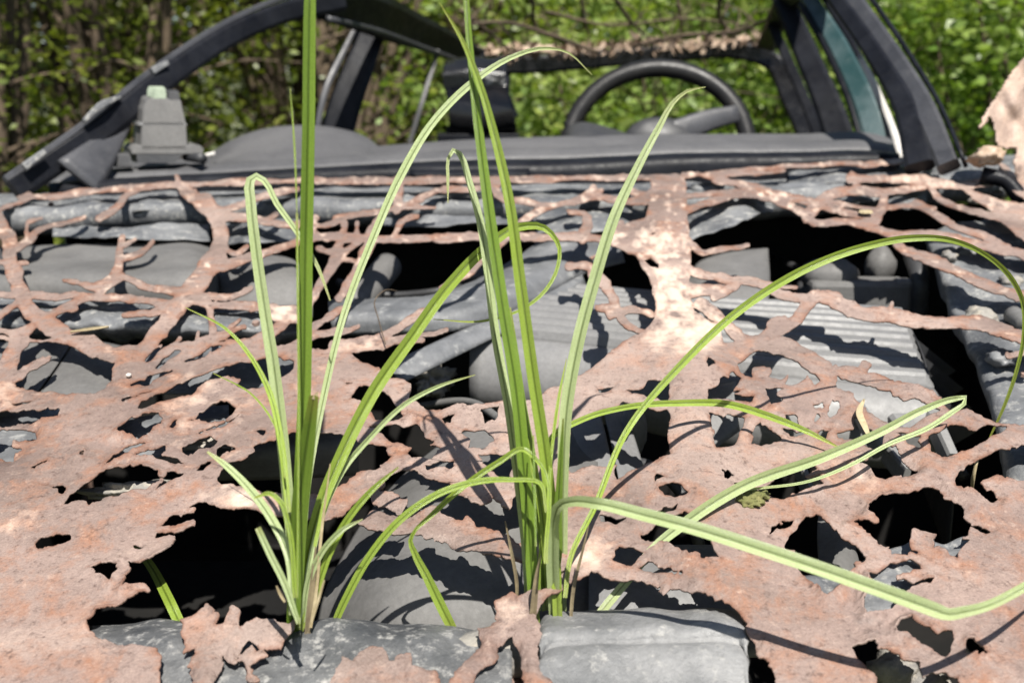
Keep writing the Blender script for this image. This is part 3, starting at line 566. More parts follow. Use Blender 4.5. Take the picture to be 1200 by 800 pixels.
xs = [632, 640, 680, 740, 800, 850, 866, 876]; top = [735, 722, 717, 715, 714, 713, 716, 732]
part_loft('slam_panel', [[(x, y + 26, .07) for x, y in zip(xs, top)], [(x, y + 2, .020) for x, y in zip(xs, top)], [(x, y + 12, .009) for x, y in zip(xs, top)], [(x, y + 32, .005) for x, y in zip(xs, top)], [(x, y + 38, .008) for x, y in zip(xs, top)], [(x, y + 46, .005) for x, y in zip(xs, top)], [(x + 4, y + 90, .008) for x, y in zip(xs, top)], [(x + 8, y + 190, .02) for x, y in zip(xs, top)], [(x, y + 250, .05) for x, y in zip(xs, top)]],
          'slam', nu=60, nv=50, noise=.0014, nscale=60, seed=9)
mb = MB(); tube(mb, [H(500, 790, .03), H(600, 762, .025), H(680, 775, .03)], [.014, .016, .014], 18, 12); mb.build('latch_bar', M['chalk'], car)
part_loft('latch_plate', [[(560, 745, .035), (640, 745, .035)], [(560, 860, .03), (650, 860, .03)]], 'rust2', nu=16, nv=14, noise=.004)

# ---- engine cover with its ribs
NR = 9
def ribs(u, v):
    return np.where(v < 1, .0115 * np.clip(1.7 - np.abs(((v * NR) % 1) - .5) * 4, 0, 1), 0) * np.clip((1 - u) * 60, 0, 1)
back = [(560, 338, .070), (650, 343, .066), (740, 350, .064), (850, 360, .064), (960, 366, .064), (1062, 373, .068)]
front = [(552, 394, .066), (650, 403, .062), (740, 414, .060), (850, 436, .060), (960, 448, .060), (1093, 458, .064)]
v, f = loft([back, [((a[0] * .6 + b[0] * .4), a[1] * .5 + b[1] * .5, a[2] * .5 + b[2] * .5 - .004) for a, b in zip(back, front)], front], 60, NR * 14 + 1, disp=ribs)
cover = mesh_obj('engine_cover', v, f, M['plastic'], car, smooth=False, solid=.003)
fr = [H(*q) for q in front]
part_loft('cover_front', [[p + Vector((0, 0, .002)) for p in fr], [p + Vector((0, -.012, -.001)) for p in fr], [p + Vector((0, -.020, -.006)) for p in fr], [p + Vector((0, -.032, -.022)) for p in fr], [p + Vector((0, -.038, -.045)) for p in fr], [p + Vector((0, -.030, -.065)) for p in fr], [p + Vector((0, .03, -.075)) for p in fr]], 'plastic', cover, nu=40, nv=22)
ra, rb = H(*back[-1]), H(*front[-1])
part_loft('cover_side', [[ra, (ra + rb) / 2 + Vector((.004, 0, 0)), rb], [ra + Vector((.015, 0, -.05)), (ra + rb) / 2 + Vector((.02, 0, -.05)), rb + Vector((.015, -.02, -.05))], [ra + Vector((.02, 0, -.16)), (ra + rb) / 2 + Vector((.025, 0, -.16)), rb + Vector((.02, -.03, -.16))]], 'darkplastic', cover, nu=12, nv=8)
for k in range(4):
    q = ra.lerp(rb, .15 + .24 * k); mb = MB()
    a, b, c = q + Vector((.008, 0, -.012)), q + Vector((.05, -.012, -.045)), q + Vector((.018, 0, -.075))
    e = Vector((.0, .004, 0)); mb.add([a, b, c, a + e, b + e, c + e], [(0, 1, 2), (5, 4, 3), (0, 3, 4, 1), (1, 4, 5, 2), (2, 5, 3, 0)])
    mb.build('gusset', M['darkplastic'], cover, smooth=False)

# ---- bent hood stiffener
part_loft('stiffener', [[(385, 352, .055), (450, 350, .05), (505, 346, .05), (560, 328, .05), (610, 300, .05), (640, 276, .05), (662, 262, .055)],
    [(385, 362, .042), (450, 360, .038), (508, 357, .036), (565, 340, .036), (620, 313, .036), (655, 290, .036), (685, 277, .04)],
    [(388, 378, .042), (455, 376, .038), (520, 373, .036), (580, 358, .036), (635, 330, .036), (680, 305, .036), (728, 294, .04)],
    [(392, 392, .055), (460, 391, .052), (528, 389, .05), (590, 370, .05), (645, 343, .05), (686, 321, .05), (732, 308, .05)]], 'grey', nu=60, nv=24, noise=.0012, nscale=60, label='dark grey bent stiffener torn loose under the bonnet')
part_loft('stiffener_flange', [[(455, 428, .052), (520, 398, .05), (600, 363, .05), (650, 340, .05), (683, 322, .05)], [(462, 440, .054), (530, 409, .052), (605, 372, .052), (655, 347, .052), (684, 330, .052)], [(470, 450, .06), (538, 416, .058), (610, 380, .058), (660, 351, .058), (686, 335, .058)]], 'grey', nu=40, nv=8, solid=.002)
mb = MB(); blob(mb, H(690, 300, .045), (.022, .03, .012), .35, 3, 3); mb.build('rust_crust', M['rust2'], car)
# ---- hoses and lumps
mb = MB(); tube(mb, [H(414, 362, .075), H(430, 342, .07), H(455, 312, .065)], [.019, .018, .018], 14, 18); mb.build('hose', M['rubber'], car)
mb = MB(); tube(mb, [H(545, 322, .06), H(590, 330, .07), H(640, 345, .10)], [.012, .012, .012], 14, 12); mb.build('hose', M['darkplastic'], car)
mb = MB(); tube(mb, [H(-30, 300, .03), H(60, 330, .045), H(160, 372, .06), H(250, 420, .07)], [.016] * 3, 22, 12); mb.build('hose', M['darkplastic'], car)
mb = MB(); blob(mb, H(508, 444, .10), (.018, .02, .016), .5, 8, 4, 3.5); mb.build('corroded_fitting', M['chalk'], car)
mb = MB(); blob(mb, H(152, 576, .03), (.03, .014, .008), .5, 12, 4); blob(mb, H(225, 518, .02), (.03, .01, .006), .5, 14, 3); mb.build('corroded_flake', M['chalk'], car)

for pts_, r_, m_ in (([(395, 330, .10), (450, 345, .13), (520, 340, .12), (560, 318, .14)], .005, 'darkplastic'), ([(640, 520, .05), (600, 500, .06), (540, 470, .10), (470, 480, .14)], .004, 'rubber'), ([(900, 300, .16), (940, 330, .12), (930, 352, .12), (870, 360, .13)], .007, 'darkplastic'),
    ([(1075, 420, .12), (1110, 460, .13), (1100, 510, .13), (1130, 560, .15)], .006, 'darkplastic'), ([(700, 560, .07), (760, 545, .08), (800, 580, .09), (820, 640, .12)], .005, 'darkplastic')):
    mb = MB(); tube(mb, [H(*q) for q in pts_], [r_, r_, r_], 24, 10); mb.build('cable', M[m_], car)
for (x, y, d_) in [(560, 352, .036), (470, 370, .036), (640, 318, .036), (30, 372, .014), (210, 376, .014), (300, 380, .016), (1120, 285, .02), (1200, 440, .02), (330, 240, .02), (600, 236, .02), (60, 240, .02), (880, 226, .02)]:
    mb = MB(); c_ = H(x, y, d_); tube(mb, [c_, c_ + Vector((0, -.001, .003))], [.0042, .0038], 3, 6); mb.build('bolt', M['rust2'], car, smooth=False)
# ---- covers, trays and brackets under the left half
part_loft('air_box', [[(-60, 296, .075), (60, 288, .07), (160, 287, .068), (238, 288, .072), (250, 292, .085)], [(-60, 312, .058), (60, 306, .052), (160, 306, .050), (238, 308, .052), (252, 312, .07)], [(-60, 345, .058), (60, 342, .052), (160, 342, .050), (238, 342, .054), (255, 346, .075)], [(-60, 368, .10), (60, 368, .10), (160, 368, .10), (240, 368, .10), (255, 368, .11)]], 'rubber', nu=50, nv=24)
part_loft('resonator', [[(236, 326, .095), (262, 306, .07), (300, 300, .058), (345, 306, .07), (362, 325, .095)], [(232, 345, .08), (262, 330, .056), (300, 326, .046), (345, 330, .056), (366, 345, .08)], [(232, 372, .11), (262, 372, .10), (300, 372, .095), (345, 372, .10), (366, 372, .11)]], 'rubber', nu=36, nv=20)
part_loft('battery_lid', [[(-10, 402, .055), (60, 400, .052), (86, 400, .052)], [(-14, 440, .05), (40, 438, .046), (62, 436, .046)], [(-20, 480, .055), (10, 478, .052), (32, 476, .052)]], 'rubber', nu=24, nv=16)
part_loft('battery_lid', [[(89, 400, .052), (120, 402, .052), (150, 408, .056)], [(65, 437, .046), (105, 438, .044), (146, 440, .05)], [(35, 478, .052), (90, 480, .05), (146, 480, .055)]], 'rubber', nu=24, nv=16)
part_loft('inner_rail', [[(-60, 352, .03), (60, 350, .022), (180, 354, .022), (260, 362, .024), (352, 362, .03)], [(-60, 366, .020), (60, 364, .014), (180, 368, .014), (260, 374, .016), (352, 374, .02)], [(-60, 384, .022), (60, 382, .016), (180, 384, .016), (260, 390, .018), (352, 388, .02)], [(-60, 404, .045), (60, 400, .04), (180, 398, .04), (260, 400, .04), (352, 400, .045)]], 'flake', nu=90, nv=26, noise=.004, nscale=60)
part_loft('inner_tray', [[(150, 412, .045), (220, 406, .04), (340, 402, .045)], [(140, 440, .04), (230, 436, .034), (345, 430, .04)], [(135, 468, .05), (230, 462, .045), (345, 452, .05)]], 'grey', nu=40, nv=16, noise=.003, nscale=50)
part_loft('inner_tray', [[(130, 490, .03), (200, 482, .026), (268, 476, .03)], [(130, 540, .03), (200, 536, .026), (270, 525, .03)]], 'grey', nu=30, nv=14, noise=.004, nscale=60)
part_loft('inner_tray', [[(-60, 472, .03), (30, 476, .03), (72, 478, .03)], [(-60, 545, .03), (30, 542, .03), (60, 540, .03)]], 'grey', nu=20, nv=14, noise=.003)
part_loft('fan_shroud', [[(258, 508, .075), (330, 500, .06), (420, 492, .07)], [(250, 535, .066), (330, 528, .05), (420, 520, .06)], [(250, 562, .11), (330, 560, .10), (420, 555, .11)]], 'rubber', nu=24, nv=14)
# ---- the smooth shroud under the front opening
part_loft('radiator_shroud', [[(470, 560, .16), (520, 520, .11), (600, 488, .095), (700, 474, .11)], [(430, 606, .15), (500, 572, .088), (590, 545, .076), (700, 540, .095)], [(398, 660, .15), (470, 640, .082), (580, 625, .070), (710, 625, .09)], [(378, 706, .155), (450, 700, .09), (580, 695, .08), (720, 695, .095)], [(368, 760, .19), (450, 770, .13), (580, 772, .12), (720, 770, .13)]], 'rubber', nu=50, nv=40, label='smooth dull grey radiator shroud seen through the front opening')
part_loft('lamp_housing', [[(690, 640, .085), (780, 640, .08), (890, 640, .085)], [(690, 690, .075), (780, 690, .07), (890, 690, .075)], [(690, 770, .10), (780, 770, .095), (890, 770, .10)]], 'plastic', nu=24, nv=16)
part_loft('intake_duct', [[(655, 470, .10), (680, 470, .09), (700, 472, .09)], [(660, 520, .09), (685, 520, .08), (712, 520, .08)], [(660, 575, .10), (690, 572, .09), (722, 570, .09)]], 'plastic', nu=18, nv=16)
part_loft('intake_duct', [[(704, 472, .092), (730, 474, .10)], [(716, 520, .082), (745, 520, .09)], [(726, 570, .09), (760, 570, .10)]], 'plastic', nu=12, nv=14)
mb = MB(); blob(mb, H(742, 505, .075), (.012, .012, .026), .08, 5, 3); mb.build('hose_end', M['plastic'], car)
part_loft('intake_duct', [[(830, 455, .075), (862, 448, .07)], [(826, 500, .075), (862, 480, .07)], [(832, 530, .09), (866, 505, .09)]], 'plastic', nu=12, nv=12)
# ---- parts under the right half
part_loft('duct_panel', [[(806, 330, .085), (822, 306, .075), (850, 297, .07), (893, 292, .07), (896, 292, .10)], [(806, 345, .085), (822, 330, .07), (850, 326, .065), (893, 325, .066), (897, 325, .10)], [(806, 372, .09), (822, 370, .085), (850, 370, .085), (893, 370, .085), (897, 370, .11)]], 'rubber', nu=30, nv=18)
mb = MB(); c = H(1003, 345, .10); box(mb, c, .125, .05, .04, -.05); mb.build('fuse_box', M['rubber'], car, smooth=False, bevel=.006)
mb = MB(); c = H(1060, 334, .082); box(mb, c, .026, .02, .016, -.05); mb.build('fuse_box_lid', M['plastic'], car, smooth=False, bevel=.004)
mb = MB(); blob(mb, H(972, 322, .080), (.036, .03, .022), .06, 4, 3); mb.build('alternator', M['rubber'], car)
mb = MB(); blob(mb, H(1032, 311, .078), (.020, .018, .026), .12, 6, 3); mb.build('pump', M['rubber'], car)
mb = MB(); tube(mb, [H(1070, 300, .06), H(1078, 330, .075), H(1074, 370, .12)], [.012] * 3, 14, 12); mb.build('hose', M['darkplastic'], car)
part_loft('inner_fender', [[(1080, 268, .045), (1090, 272, .028), (1140, 262, .022), (1260, 250, .02)], [(1098, 320, .05), (1108, 318, .028), (1165, 305, .022), (1300, 300, .02)], [(1118, 380, .055), (1128, 376, .03), (1190, 365, .022), (1330, 360, .02)], [(1150, 440, .06), (1160, 436, .03), (1215, 430, .022), (1370, 430, .02)], [(1172, 520, .06), (1182, 516, .03), (1245, 512, .022), (1410, 512, .02)], [(1180, 600, .06), (1192, 596, .03), (1260, 590, .022), (1440, 590, .02)]], 'flake', nu=60, nv=70, noise=.006, nscale=34, label='grey inner wing with flaking paint')
for (x, y, r, s) in [(1112, 300, .012, 1), (1128, 295, .010, 2), (1150, 372, .02, 3), (1175, 420, .016, 4), (1185, 330, .014, 5), (1165, 290, .012, 6), (1140, 235, .010, 7), (1168, 228, .012, 8)]:
    mb = MB(); blob(mb, H(x, y, .02), (r * .8, r * .9, r * .5), .28, s, 3, 2.6); mb.build('corroded_bolt', M['chalk' if s % 2 else 'grey'], car)
mb = MB(); tube(mb, [H(1186, 368, .012), H(1202, 380, .012)], [.009, .009], 6, 12); mb.build('hose_end', M['rubber'], car)
for pts_, w_ in (([H(1080, 478, .08), H(1098, 505, .08), H(1114, 540, .09)], [.012, .01]), ([H(1005, 480, .07), H(1020, 505, .07), H(1032, 530, .08)], [.008, .008]), ([H(1052, 495, .08), H(1068, 515, .08)], [.02, .02]), ([H(936, 545, .09), H(948, 580, .1)], [.006, .006]), ([H(1040, 530, .09), H(1062, 560, .09)], [.01, .006])):
    mb = MB(); sweep(mb, pts_, w_, .02, 10, ref=(0, 0, -1)); mb.build('plastic_bracket', M['plastic'], car, smooth=False)
part_loft('lamp_back', [[(960, 590, .10), (985, 590, .10), (1000, 640, .1)], [(958, 640, .085), (985, 640, .08), (1008, 670, .09)], [(962, 690, .09), (990, 690, .085), (1016, 700, .09)], [(965, 740, .12), (990, 740, .12), (1016, 740, .12)]], 'rubber', nu=24, nv=20)
part_loft('front_bracket', [[(1000, 672, .02), (1030, 650, .016), (1092, 632, .02)], [(1000, 700, .014), (1040, 680, .012), (1100, 655, .015)], [(1004, 735, .02), (1050, 725, .016), (1110, 700, .02)]], 'flake', nu=40, nv=24, noise=.004, nscale=70)
part_loft('front_bracket', [[(1090, 640, .014), (1150, 625, .012)], [(1098, 662, .014), (1150, 655, .012)]], 'flake', nu=24, nv=12, noise=.003, nscale=70)
part_loft('front_bracket', [[(938, 680, .016), (1000, 672, .016)], [(940, 712, .016), (1000, 706, .016)]], 'flake', nu=24, nv=12, noise=.003, nscale=70)
mb = MB(); blob(mb, H(1047, 786, .035), (.013, .013, .014), .3, 22, 3); blob(mb, H(1080, 800, .04), (.016, .012, .008), .3, 23, 3); mb.build('corroded_mount', M['chalk'], car)

# ---- scuttle (cowl) under the rear edge of the bonnet
xs = [-120, 0, 70, 150, 300, 450, 600, 760, 900, 1050, 1150, 1260]; yb = [236, 231, 227, 222, 218, 217, 216, 213, 208, 196, 186, 176]
part_loft('scuttle', [[(x, y - 1, .055) for x, y in zip(xs, yb)], [(x, y + 6, .030) for x, y in zip(xs, yb)], [(x, y + 14, .022) for x, y in zip(xs, yb)], [(x, y + 28, .022) for x, y in zip(xs, yb)], [(x, y + 36, .032) for x, y in zip(xs, yb)], [(x, y + 40, .06) for x, y in zip(xs, yb)]], 'flake', nu=200, nv=26, noise=.0035, nscale=26)
for (x0, x1, y0, y1, y2, y3, d, m) in [(62, 246, 268, 262, 277, 281, .018, 'flake'), (262, 350, 262, 258, 285, 282, .02, 'flake'), (450, 632, 256, 252, 266, 262, .020, 'grey'), (628, 762, 246, 246, 274, 272, .018, 'flake'), (800, 906, 252, 232, 286, 247, .018, 'flake'), (924, 1084, 202, 190, 216, 208, .012, 'flake'), (1085, 1146, 192, 184, 212, 204, .012, 'flake'), (985, 1030, 228, 222, 240, 236, .016, 'flake'), (1040, 1085, 232, 228, 246, 242, .016, 'flake'), (860, 975, 219, 214, 228, 224, .014, 'grey')]:
    part_loft('scuttle_sheet', [[(x0, y0, d + .012), ((x0 + x1) / 2, (y0 + y1) / 2, d), (x1, y1, d + .010)], [(x0, y2, d + .010), ((x0 + x1) / 2, (y2 + y3) / 2, d + .002), (x1, y3, d + .012)]], m, nu=50, nv=12, noise=.003, nscale=45, seed=int(x0) + 130)
for (x, y, rx, ry, rz, s) in [(180, 243, .035, .03, .010, 1), (475, 240, .03, .03, .014, 2), (110, 245, .012, .03, .012, 3), (835, 222, .03, .02, .01, 4), (950, 222, .03, .02, .01, 5)]:
    mb = MB(); blob(mb, H(x, y, .022), (rx, ry, rz), .2, s, 3); mb.build('wiper_mount', M['flake'], car)

# ---- engine bay walls: even near-black inside
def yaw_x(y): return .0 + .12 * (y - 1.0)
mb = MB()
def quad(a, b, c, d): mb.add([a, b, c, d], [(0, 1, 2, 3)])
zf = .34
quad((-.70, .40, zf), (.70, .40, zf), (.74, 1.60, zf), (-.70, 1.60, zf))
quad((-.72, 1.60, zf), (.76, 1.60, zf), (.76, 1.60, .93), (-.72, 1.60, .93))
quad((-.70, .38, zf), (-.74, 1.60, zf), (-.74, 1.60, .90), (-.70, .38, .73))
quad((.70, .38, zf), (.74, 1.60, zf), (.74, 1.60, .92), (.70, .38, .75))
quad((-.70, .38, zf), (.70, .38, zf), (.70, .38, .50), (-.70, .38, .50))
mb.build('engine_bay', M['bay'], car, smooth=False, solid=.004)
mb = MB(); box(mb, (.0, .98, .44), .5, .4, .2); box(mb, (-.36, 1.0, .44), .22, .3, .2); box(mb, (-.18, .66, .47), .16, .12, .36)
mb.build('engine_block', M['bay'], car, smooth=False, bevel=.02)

# ---- wings, sills, doors: the body to the sides and behind, mostly out of the picture
for s in (-1, 1):
    x = .02 + s * .76
    z0 = lambda y: float(hood_z(np.array(x * .97), np.array(y), False))
    pts = [.36, .6, .9, 1.2, 1.5]
    part_loft('front_wing', [[Vector((x - s * .012, y, z0(y) - .012)) for y in pts], [Vector((x + s * .03, y, z0(y) - .03)) for y in pts], [Vector((x + s * .055, y, z0(y) - .12)) for y in pts], [Vector((x + s * .05, y, .42)) for y in pts]], 'rust2', nu=30, nv=14, noise=.003)
    pts = [1.52, 2.2, 3.0, 3.7]
    part_loft('body_side', [[Vector((x + s * .02 + .2 * (y - 1.5) * (.5 if s > 0 else .9), y, .86 - .02 * (y - 1.5))) for y in pts], [Vector((x + s * .06 + .2 * (y - 1.5) * (.5 if s > 0 else .9), y, .70)) for y in pts], [Vector((x + s * .04 + .2 * (y - 1.5) * (.5 if s > 0 else .9), y, .28)) for y in pts]], 'rust2', nu=30, nv=12, solid=.03)
mb = MB(); mb.add([(-.7, 1.6, .3), (.75, 1.6, .3), (1.0, 3.7, .3), (-.35, 3.7, .3)], [(0, 1, 2, 3)]); mb.add([(-.4, 3.7, .28), (1.0, 3.7, .28), (1.0, 3.72, .84), (-.4, 3.72, .84)], [(0, 1, 2, 3)]); mb.build('floor_pan', M['bay'], car, solid=.01)
# bent rusty panel standing up at the right edge
fl = tp('A3', [(1199, 200), (1150, 262), (1100, 340), (1062, 398), (1040, 440), (1046, 462), (1066, 440), (1082, 412), (1092, 440), (1100, 490), (1112, 520), (1140, 528), (1180, 515), (1158, 560), (1172, 640), (1190, 700), (1300, 720), (1420, 720), (1400, 300), (1300, 190), (1240, 180)])
gxx, gyy = np.arange(1140, 1290, 2.0), np.arange(55, 246, 2.0); A, B = np.meshgrid(gxx, gyy)
sd = poly_sd(fl, A + 1.5 * vnoise(A / 6, B / 6, 3), B + 1.5 * vnoise(A / 6, B / 6, 4)) > 0
ids = -np.ones(A.shape, int); ids[sd] = np.arange(sd.sum())
dd = 1.36 + .03 * np.sin((A - 1150) / 22) + .0012 * (A - 1150) * .3 + .012 * vnoise(A / 18, B / 24, 6)
pv = CAM + ray(A[sd], B[sd]) * dd[sd][:, None]
pf = [(ids[j, i], ids[j + 1, i], ids[j + 1, i + 1], ids[j, i + 1]) for j in range(A.shape[0] - 1) for i in range(A.shape[1] - 1) if sd[j, i] and sd[j + 1, i] and sd[j, i + 1] and sd[j + 1, i + 1]]
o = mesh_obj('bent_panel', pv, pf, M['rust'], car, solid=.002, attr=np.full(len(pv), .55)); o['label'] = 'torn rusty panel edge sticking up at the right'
mb = MB(); tube(mb, [P(1150, 205, 1.38), P(1178, 212, 1.37), P(1200, 240, 1.36)], [.012, .01, .012], 12, 10); mb.build('cable', M['black'], car)
mb = MB(); blob(mb, P(1158, 184, 1.36), (.020, .018, .014), .5, 31, 3); mb.build('broken_edge', M['dead'], car)

# ---- windscreen pillars, roof rails, door pillars, rear frame
def pillar(name, pts, w, thick, mat, label=None, flange=None):
    mb = MB(); P3 = [P(*q) for q in pts]; sweep(mb, P3, w, thick, 30)
    o = mb.build(name, M[mat], car, smooth=False)
    if label: o['label'] = label
    return o
pl = pillar('windscreen_pillar', [(15, 222, 1.50), (100, 166, 1.58), (200, 88, 1.72), (270, 42, 1.84), (330, 16, 1.95), (400, 0, 2.08)], [.040, .040, .038, .038, .044], .022, 'black', 'dark windscreen pillar curving up at the left')
mb = MB(); sweep(mb, [P(6, 210, 1.49), P(92, 150, 1.57), P(190, 74, 1.71), P(262, 28, 1.83), P(325, 0, 1.94), P(400, -18, 2.07)], [.010, .010, .010, .012], .012, 30); mb.build('pillar_flange', M['pillar'], pl, smooth=False)
mb = MB(); sweep(mb, [P(92, 208, 1.54), P(116, 182, 1.58), P(152, 142, 1.645)], [.075, .046, .008], .01, 12); mb.build('pillar_trim', M['pillar'], pl)
for a_, w_ in (([P(98, 142, 1.56), P(118, 124, 1.58), P(140, 114, 1.62)], [.006, .012, .004]), ([P(178, 84, 1.68), P(196, 74, 1.7)], [.012, .008]), ([P(28, 196, 1.49), P(52, 178, 1.51)], [.012, .008])):
    mb = MB(); sweep(mb, a_, w_, .008, 8); mb.build('flaked_trim', M['flake'], pl, smooth=False)
pr = pillar('windscreen_pillar', [(1112, 196, 1.40), (1084, 130, 1.50), (1048, 70, 1.62), (1005, 8, 1.78), (970, -40, 1.95)], [.030, .034, .032, .032, .030], .02, 'pillar', 'grey windscreen pillar leaning in at the right')
mb = MB(); sweep(mb, [P(1078, 196, 1.43), P(1062, 130, 1.52), P(1026, 66, 1.65), P(983, 4, 1.81), P(950, -40, 1.98)], [.040, .030, .028, .028], .02, 28); mb.build('pillar_inner', M['black'], pr, smooth=False)
mb = MB(); sweep(mb, [P(1130, 190, 1.385), P(1103, 126, 1.485), P(1066, 64, 1.61), P(1022, 0, 1.77), P(985, -50, 1.94)], [.006, .008, .008], .02, 28); mb.build('pillar_flange', M['black'], pr)
pillar('roof_rail', [(370, -6, 2.04), (430, 14, 2.3), (490, 38, 2.7), (560, 66, 3.2)], [.09, .10, .085, .05], .04, 'black', 'dark roof rail over the left side')
mb = MB(); sweep(mb, [P(385, 22, 2.04), P(440, 36, 2.3), P(495, 56, 2.66), P(556, 78, 3.15)], [.012, .014, .014, .012], .012, 20); mb.build('door_seal', M['pillar'], car)
pillar('roof_rail', [(975, -45, 1.95), (945, -20, 2.3), (920, 5, 2.7), (900, 50, 3.2)], [.06, .06, .06], .05, 'black')
pillar('roof_header', [(380, -40, 2.08), (660, -75, 2.0), (975, -48, 1.95)], [.05, .05, .05], .03, 'black')
dp = pillar('door_pillar', [(388, 190, 2.42), (402, 130, 2.42), (424, 70, 2.45), (440, 22, 2.5)], [.085, .078, .07, .07], .03, 'black')
mb = MB(); sweep(mb, [P(370, 160, 2.37), P(381, 108, 2.37), P(404, 58, 2.41), P(420, 26, 2.44)], [.014, .016, .012], .014, 14); mb.build('door_seal', M['pillar'], dp)
pillar('seat_belt_post', [(480, 168, 2.75), (494, 122, 2.75), (513, 60, 2.8)], [.013, .013, .013], .013, 'darkplastic')
pillar('rear_pillar', [(535, 190, 3.1), (545, 130, 3.1), (556, 62, 3.2)], [.06, .05, .07], .06, 'black')
pillar('rear_header', [(556, 76, 3.25), (620, 76, 3.3), (700, 70, 3.32), (800, 62, 3.32), (870, 60, 3.3), (905, 72, 3.27), (925, 112, 3.22), (942, 150, 3.18), (956, 190, 3.15)], [.062, .058, .055, .052, .058, .062, .062], .05, 'glint_gloss2', 'black rear window frame with leaf litter on top')
pillar('rear_pillar', [(590, 190, 3.3), (588, 130, 3.3), (590, 80, 3.3)], [.05, .05, .05], .05, 'black')
pillar('door_pillar', [(992, 190, 2.4), (972, 128, 2.42), (946, 66, 2.5), (922, 10, 2.6), (905, -30, 2.7)], [.075, .06, .055, .05], .05, 'black')
pillar('door_frame', [(968, 190, 2.8), (950, 135, 2.8), (925, 75, 2.85), (905, 30, 2.9)], [.03, .028, .028], .03, 'black')
pillar('door_frame', [(1036, 190, 1.85), (1016, 128, 1.9), (988, 66, 2.0), (955, 10, 2.15), (930, -30, 2.3)], [.05, .042, .034, .03], .03, 'teal', 'teal-painted door frame behind the right windscreen pillar')
mb = MB(); sweep(mb, [P(1052, 190, 1.83), P(1036, 128, 1.88), P(1006, 66, 1.98), P(973, 10, 2.13), P(948, -30, 2.28)], [.016, .014, .012], .03, 20); mb.build('door_frame', M['black'], car)
mb = MB(); sweep(mb, [P(1014, 190, 1.86), P(998, 128, 1.91), P(972, 66, 2.01), P(940, 10, 2.16)], [.010, .012, .012], .03, 20); mb.build('door_frame', M['black'], car)
mb = MB(); sweep(mb, [P(1058, 190, 1.66), P(1044, 145, 1.70), P(1028, 108, 1.74), P(1008, 68, 1.8)], [.013, .011, .012, .010], .01, 18); mb.build('window_seal', M['white'], car)

# ---- dashboard
dxs = [58, 150, 240, 400, 550, 660, 800, 930, 1030, 1050]
dyt = [208, 198, 193, 183, 172, 168, 166, 166, 168, 174]; dyb = [219, 215, 210, 202, 197, 196, 188, 186, 184, 184]
def drow(f, d):
    xs_ = dxs[:-2] + [1028 + 10 * f, 1044 + 10 * f]
    return [P(x, a * (1 - f) + b * f, d) for x, a, b in zip(xs_, dyt, dyb)]
dr0, dr1 = drow(0, 1.86), drow(.62, 1.60)
dash = mesh_obj('dashboard', *loft([[p + Vector((0, .04, -.16)) for p in dr0], [p + Vector((0, .012, -.012)) for p in dr0], dr0, drow(.3, 1.73), dr1, [p + Vector((0, -.006, -.004)) for p in dr1]], 90, 30), M['dash'], car, solid=.003)
lo = drow(.66, 1.585); l2 = drow(1.0, 1.555)
part_loft('dash_edge', [lo, [p + Vector((0, -.004, 0)) for p in lo], l2, [p + Vector((0, -.004, -.02)) for p in l2], [p + Vector((0, .0, -.06)) for p in l2]], 'black', dash, nu=70, nv=14, noise=.0006, nscale=40)
part_loft('dash_edge', [[P(480, 199, 1.55), P(560, 199, 1.545), P(620, 198, 1.54)], [P(480, 206, 1.54), P(560, 207, 1.535), P(622, 206, 1.53)]], 'black', dash, nu=20, nv=5)
# passenger-side swell of the dashboard
m0 = [P(x, y, 1.78) for x, y in [(232, 194), (262, 180), (300, 168), (345, 161), (395, 165), (430, 174), (456, 186)]]
m1 = [P(x, y, 1.88) for x, y in [(236, 190), (264, 169), (302, 153), (345, 147), (395, 150), (430, 161), (452, 180)]]
part_loft('dash_swell', [[P(x, y + 10, 1.66) for x, y in [(226, 190), (260, 186), (300, 183), (345, 180), (395, 179), (430, 178), (460, 178)]], m0, m1, [p + Vector((0, .05, -.012)) for p in m1], [p + Vector((0, .08, -.08)) for p in m1]], 'dash', dash, nu=40, nv=22)
# instrument hood in front of the wheel
i1 = [P(x, y, 1.86) for x, y in [(660, 168), (668, 152), (682, 147), (700, 149), (724, 156), (748, 164)]]
part_loft('instrument_hood', [[P(x, 168, 1.78) for x in (660, 672, 686, 702, 724, 750)], i1, [p + Vector((0, .06, .0)) for p in i1], [p + Vector((0, .07, -.05)) for p in i1]], 'darkplastic', dash, nu=24, nv=14)
mb = MB(); tube(mb, [P(240, 183, 1.7), P(252, 180, 1.7)], [.004, .004], 4, 8); mb.build('dash_clip', M['white'], dash)
mb = MB(); blob(mb, P(323, 180, 1.735), (.008, .008, .003), .2, 9, 2); mb.build('bird_dropping', M['white'], dash)

# ---- steering wheel
wheel = bpy.data.objects.new('steering_wheel', None); COL.objects.link(wheel); wheel.parent = car
wc = P(770, 176, 1.98); wheel.location = wc - car.location; wheel.empty_display_size = .1
nx = np.array([1.0, -.10, .0]); nx /= np.linalg.norm(nx); ny = np.array([.0, .30, .955]); ny -= nx * np.dot(nx, ny); ny /= np.linalg.norm(ny)
WCV = np.array(wc); WR = .178
mb = MB(); ring = [Vector((WCV + WR * (nx * math.cos(a) + ny * .93 * math.sin(a))).tolist()) for a in np.linspace(0, 2 * math.pi, 65)]
tube(mb, ring, [.0180, .0180], 65, 14, closed=True); o = mb.build('rim', M['gloss'], wheel); o.data.materials[0] = worn('rim_leather', (.010, .010, .0105), (.020, .019, .019), (.075, .055, .045), 14, 40, (.3, .55), .4, .64, spec=.35)
def wp(a, r, off=0): return Vector((WCV + r * (nx * math.cos(a) + ny * .93 * math.sin(a)) + np.cross(nx, ny) * off).tolist())
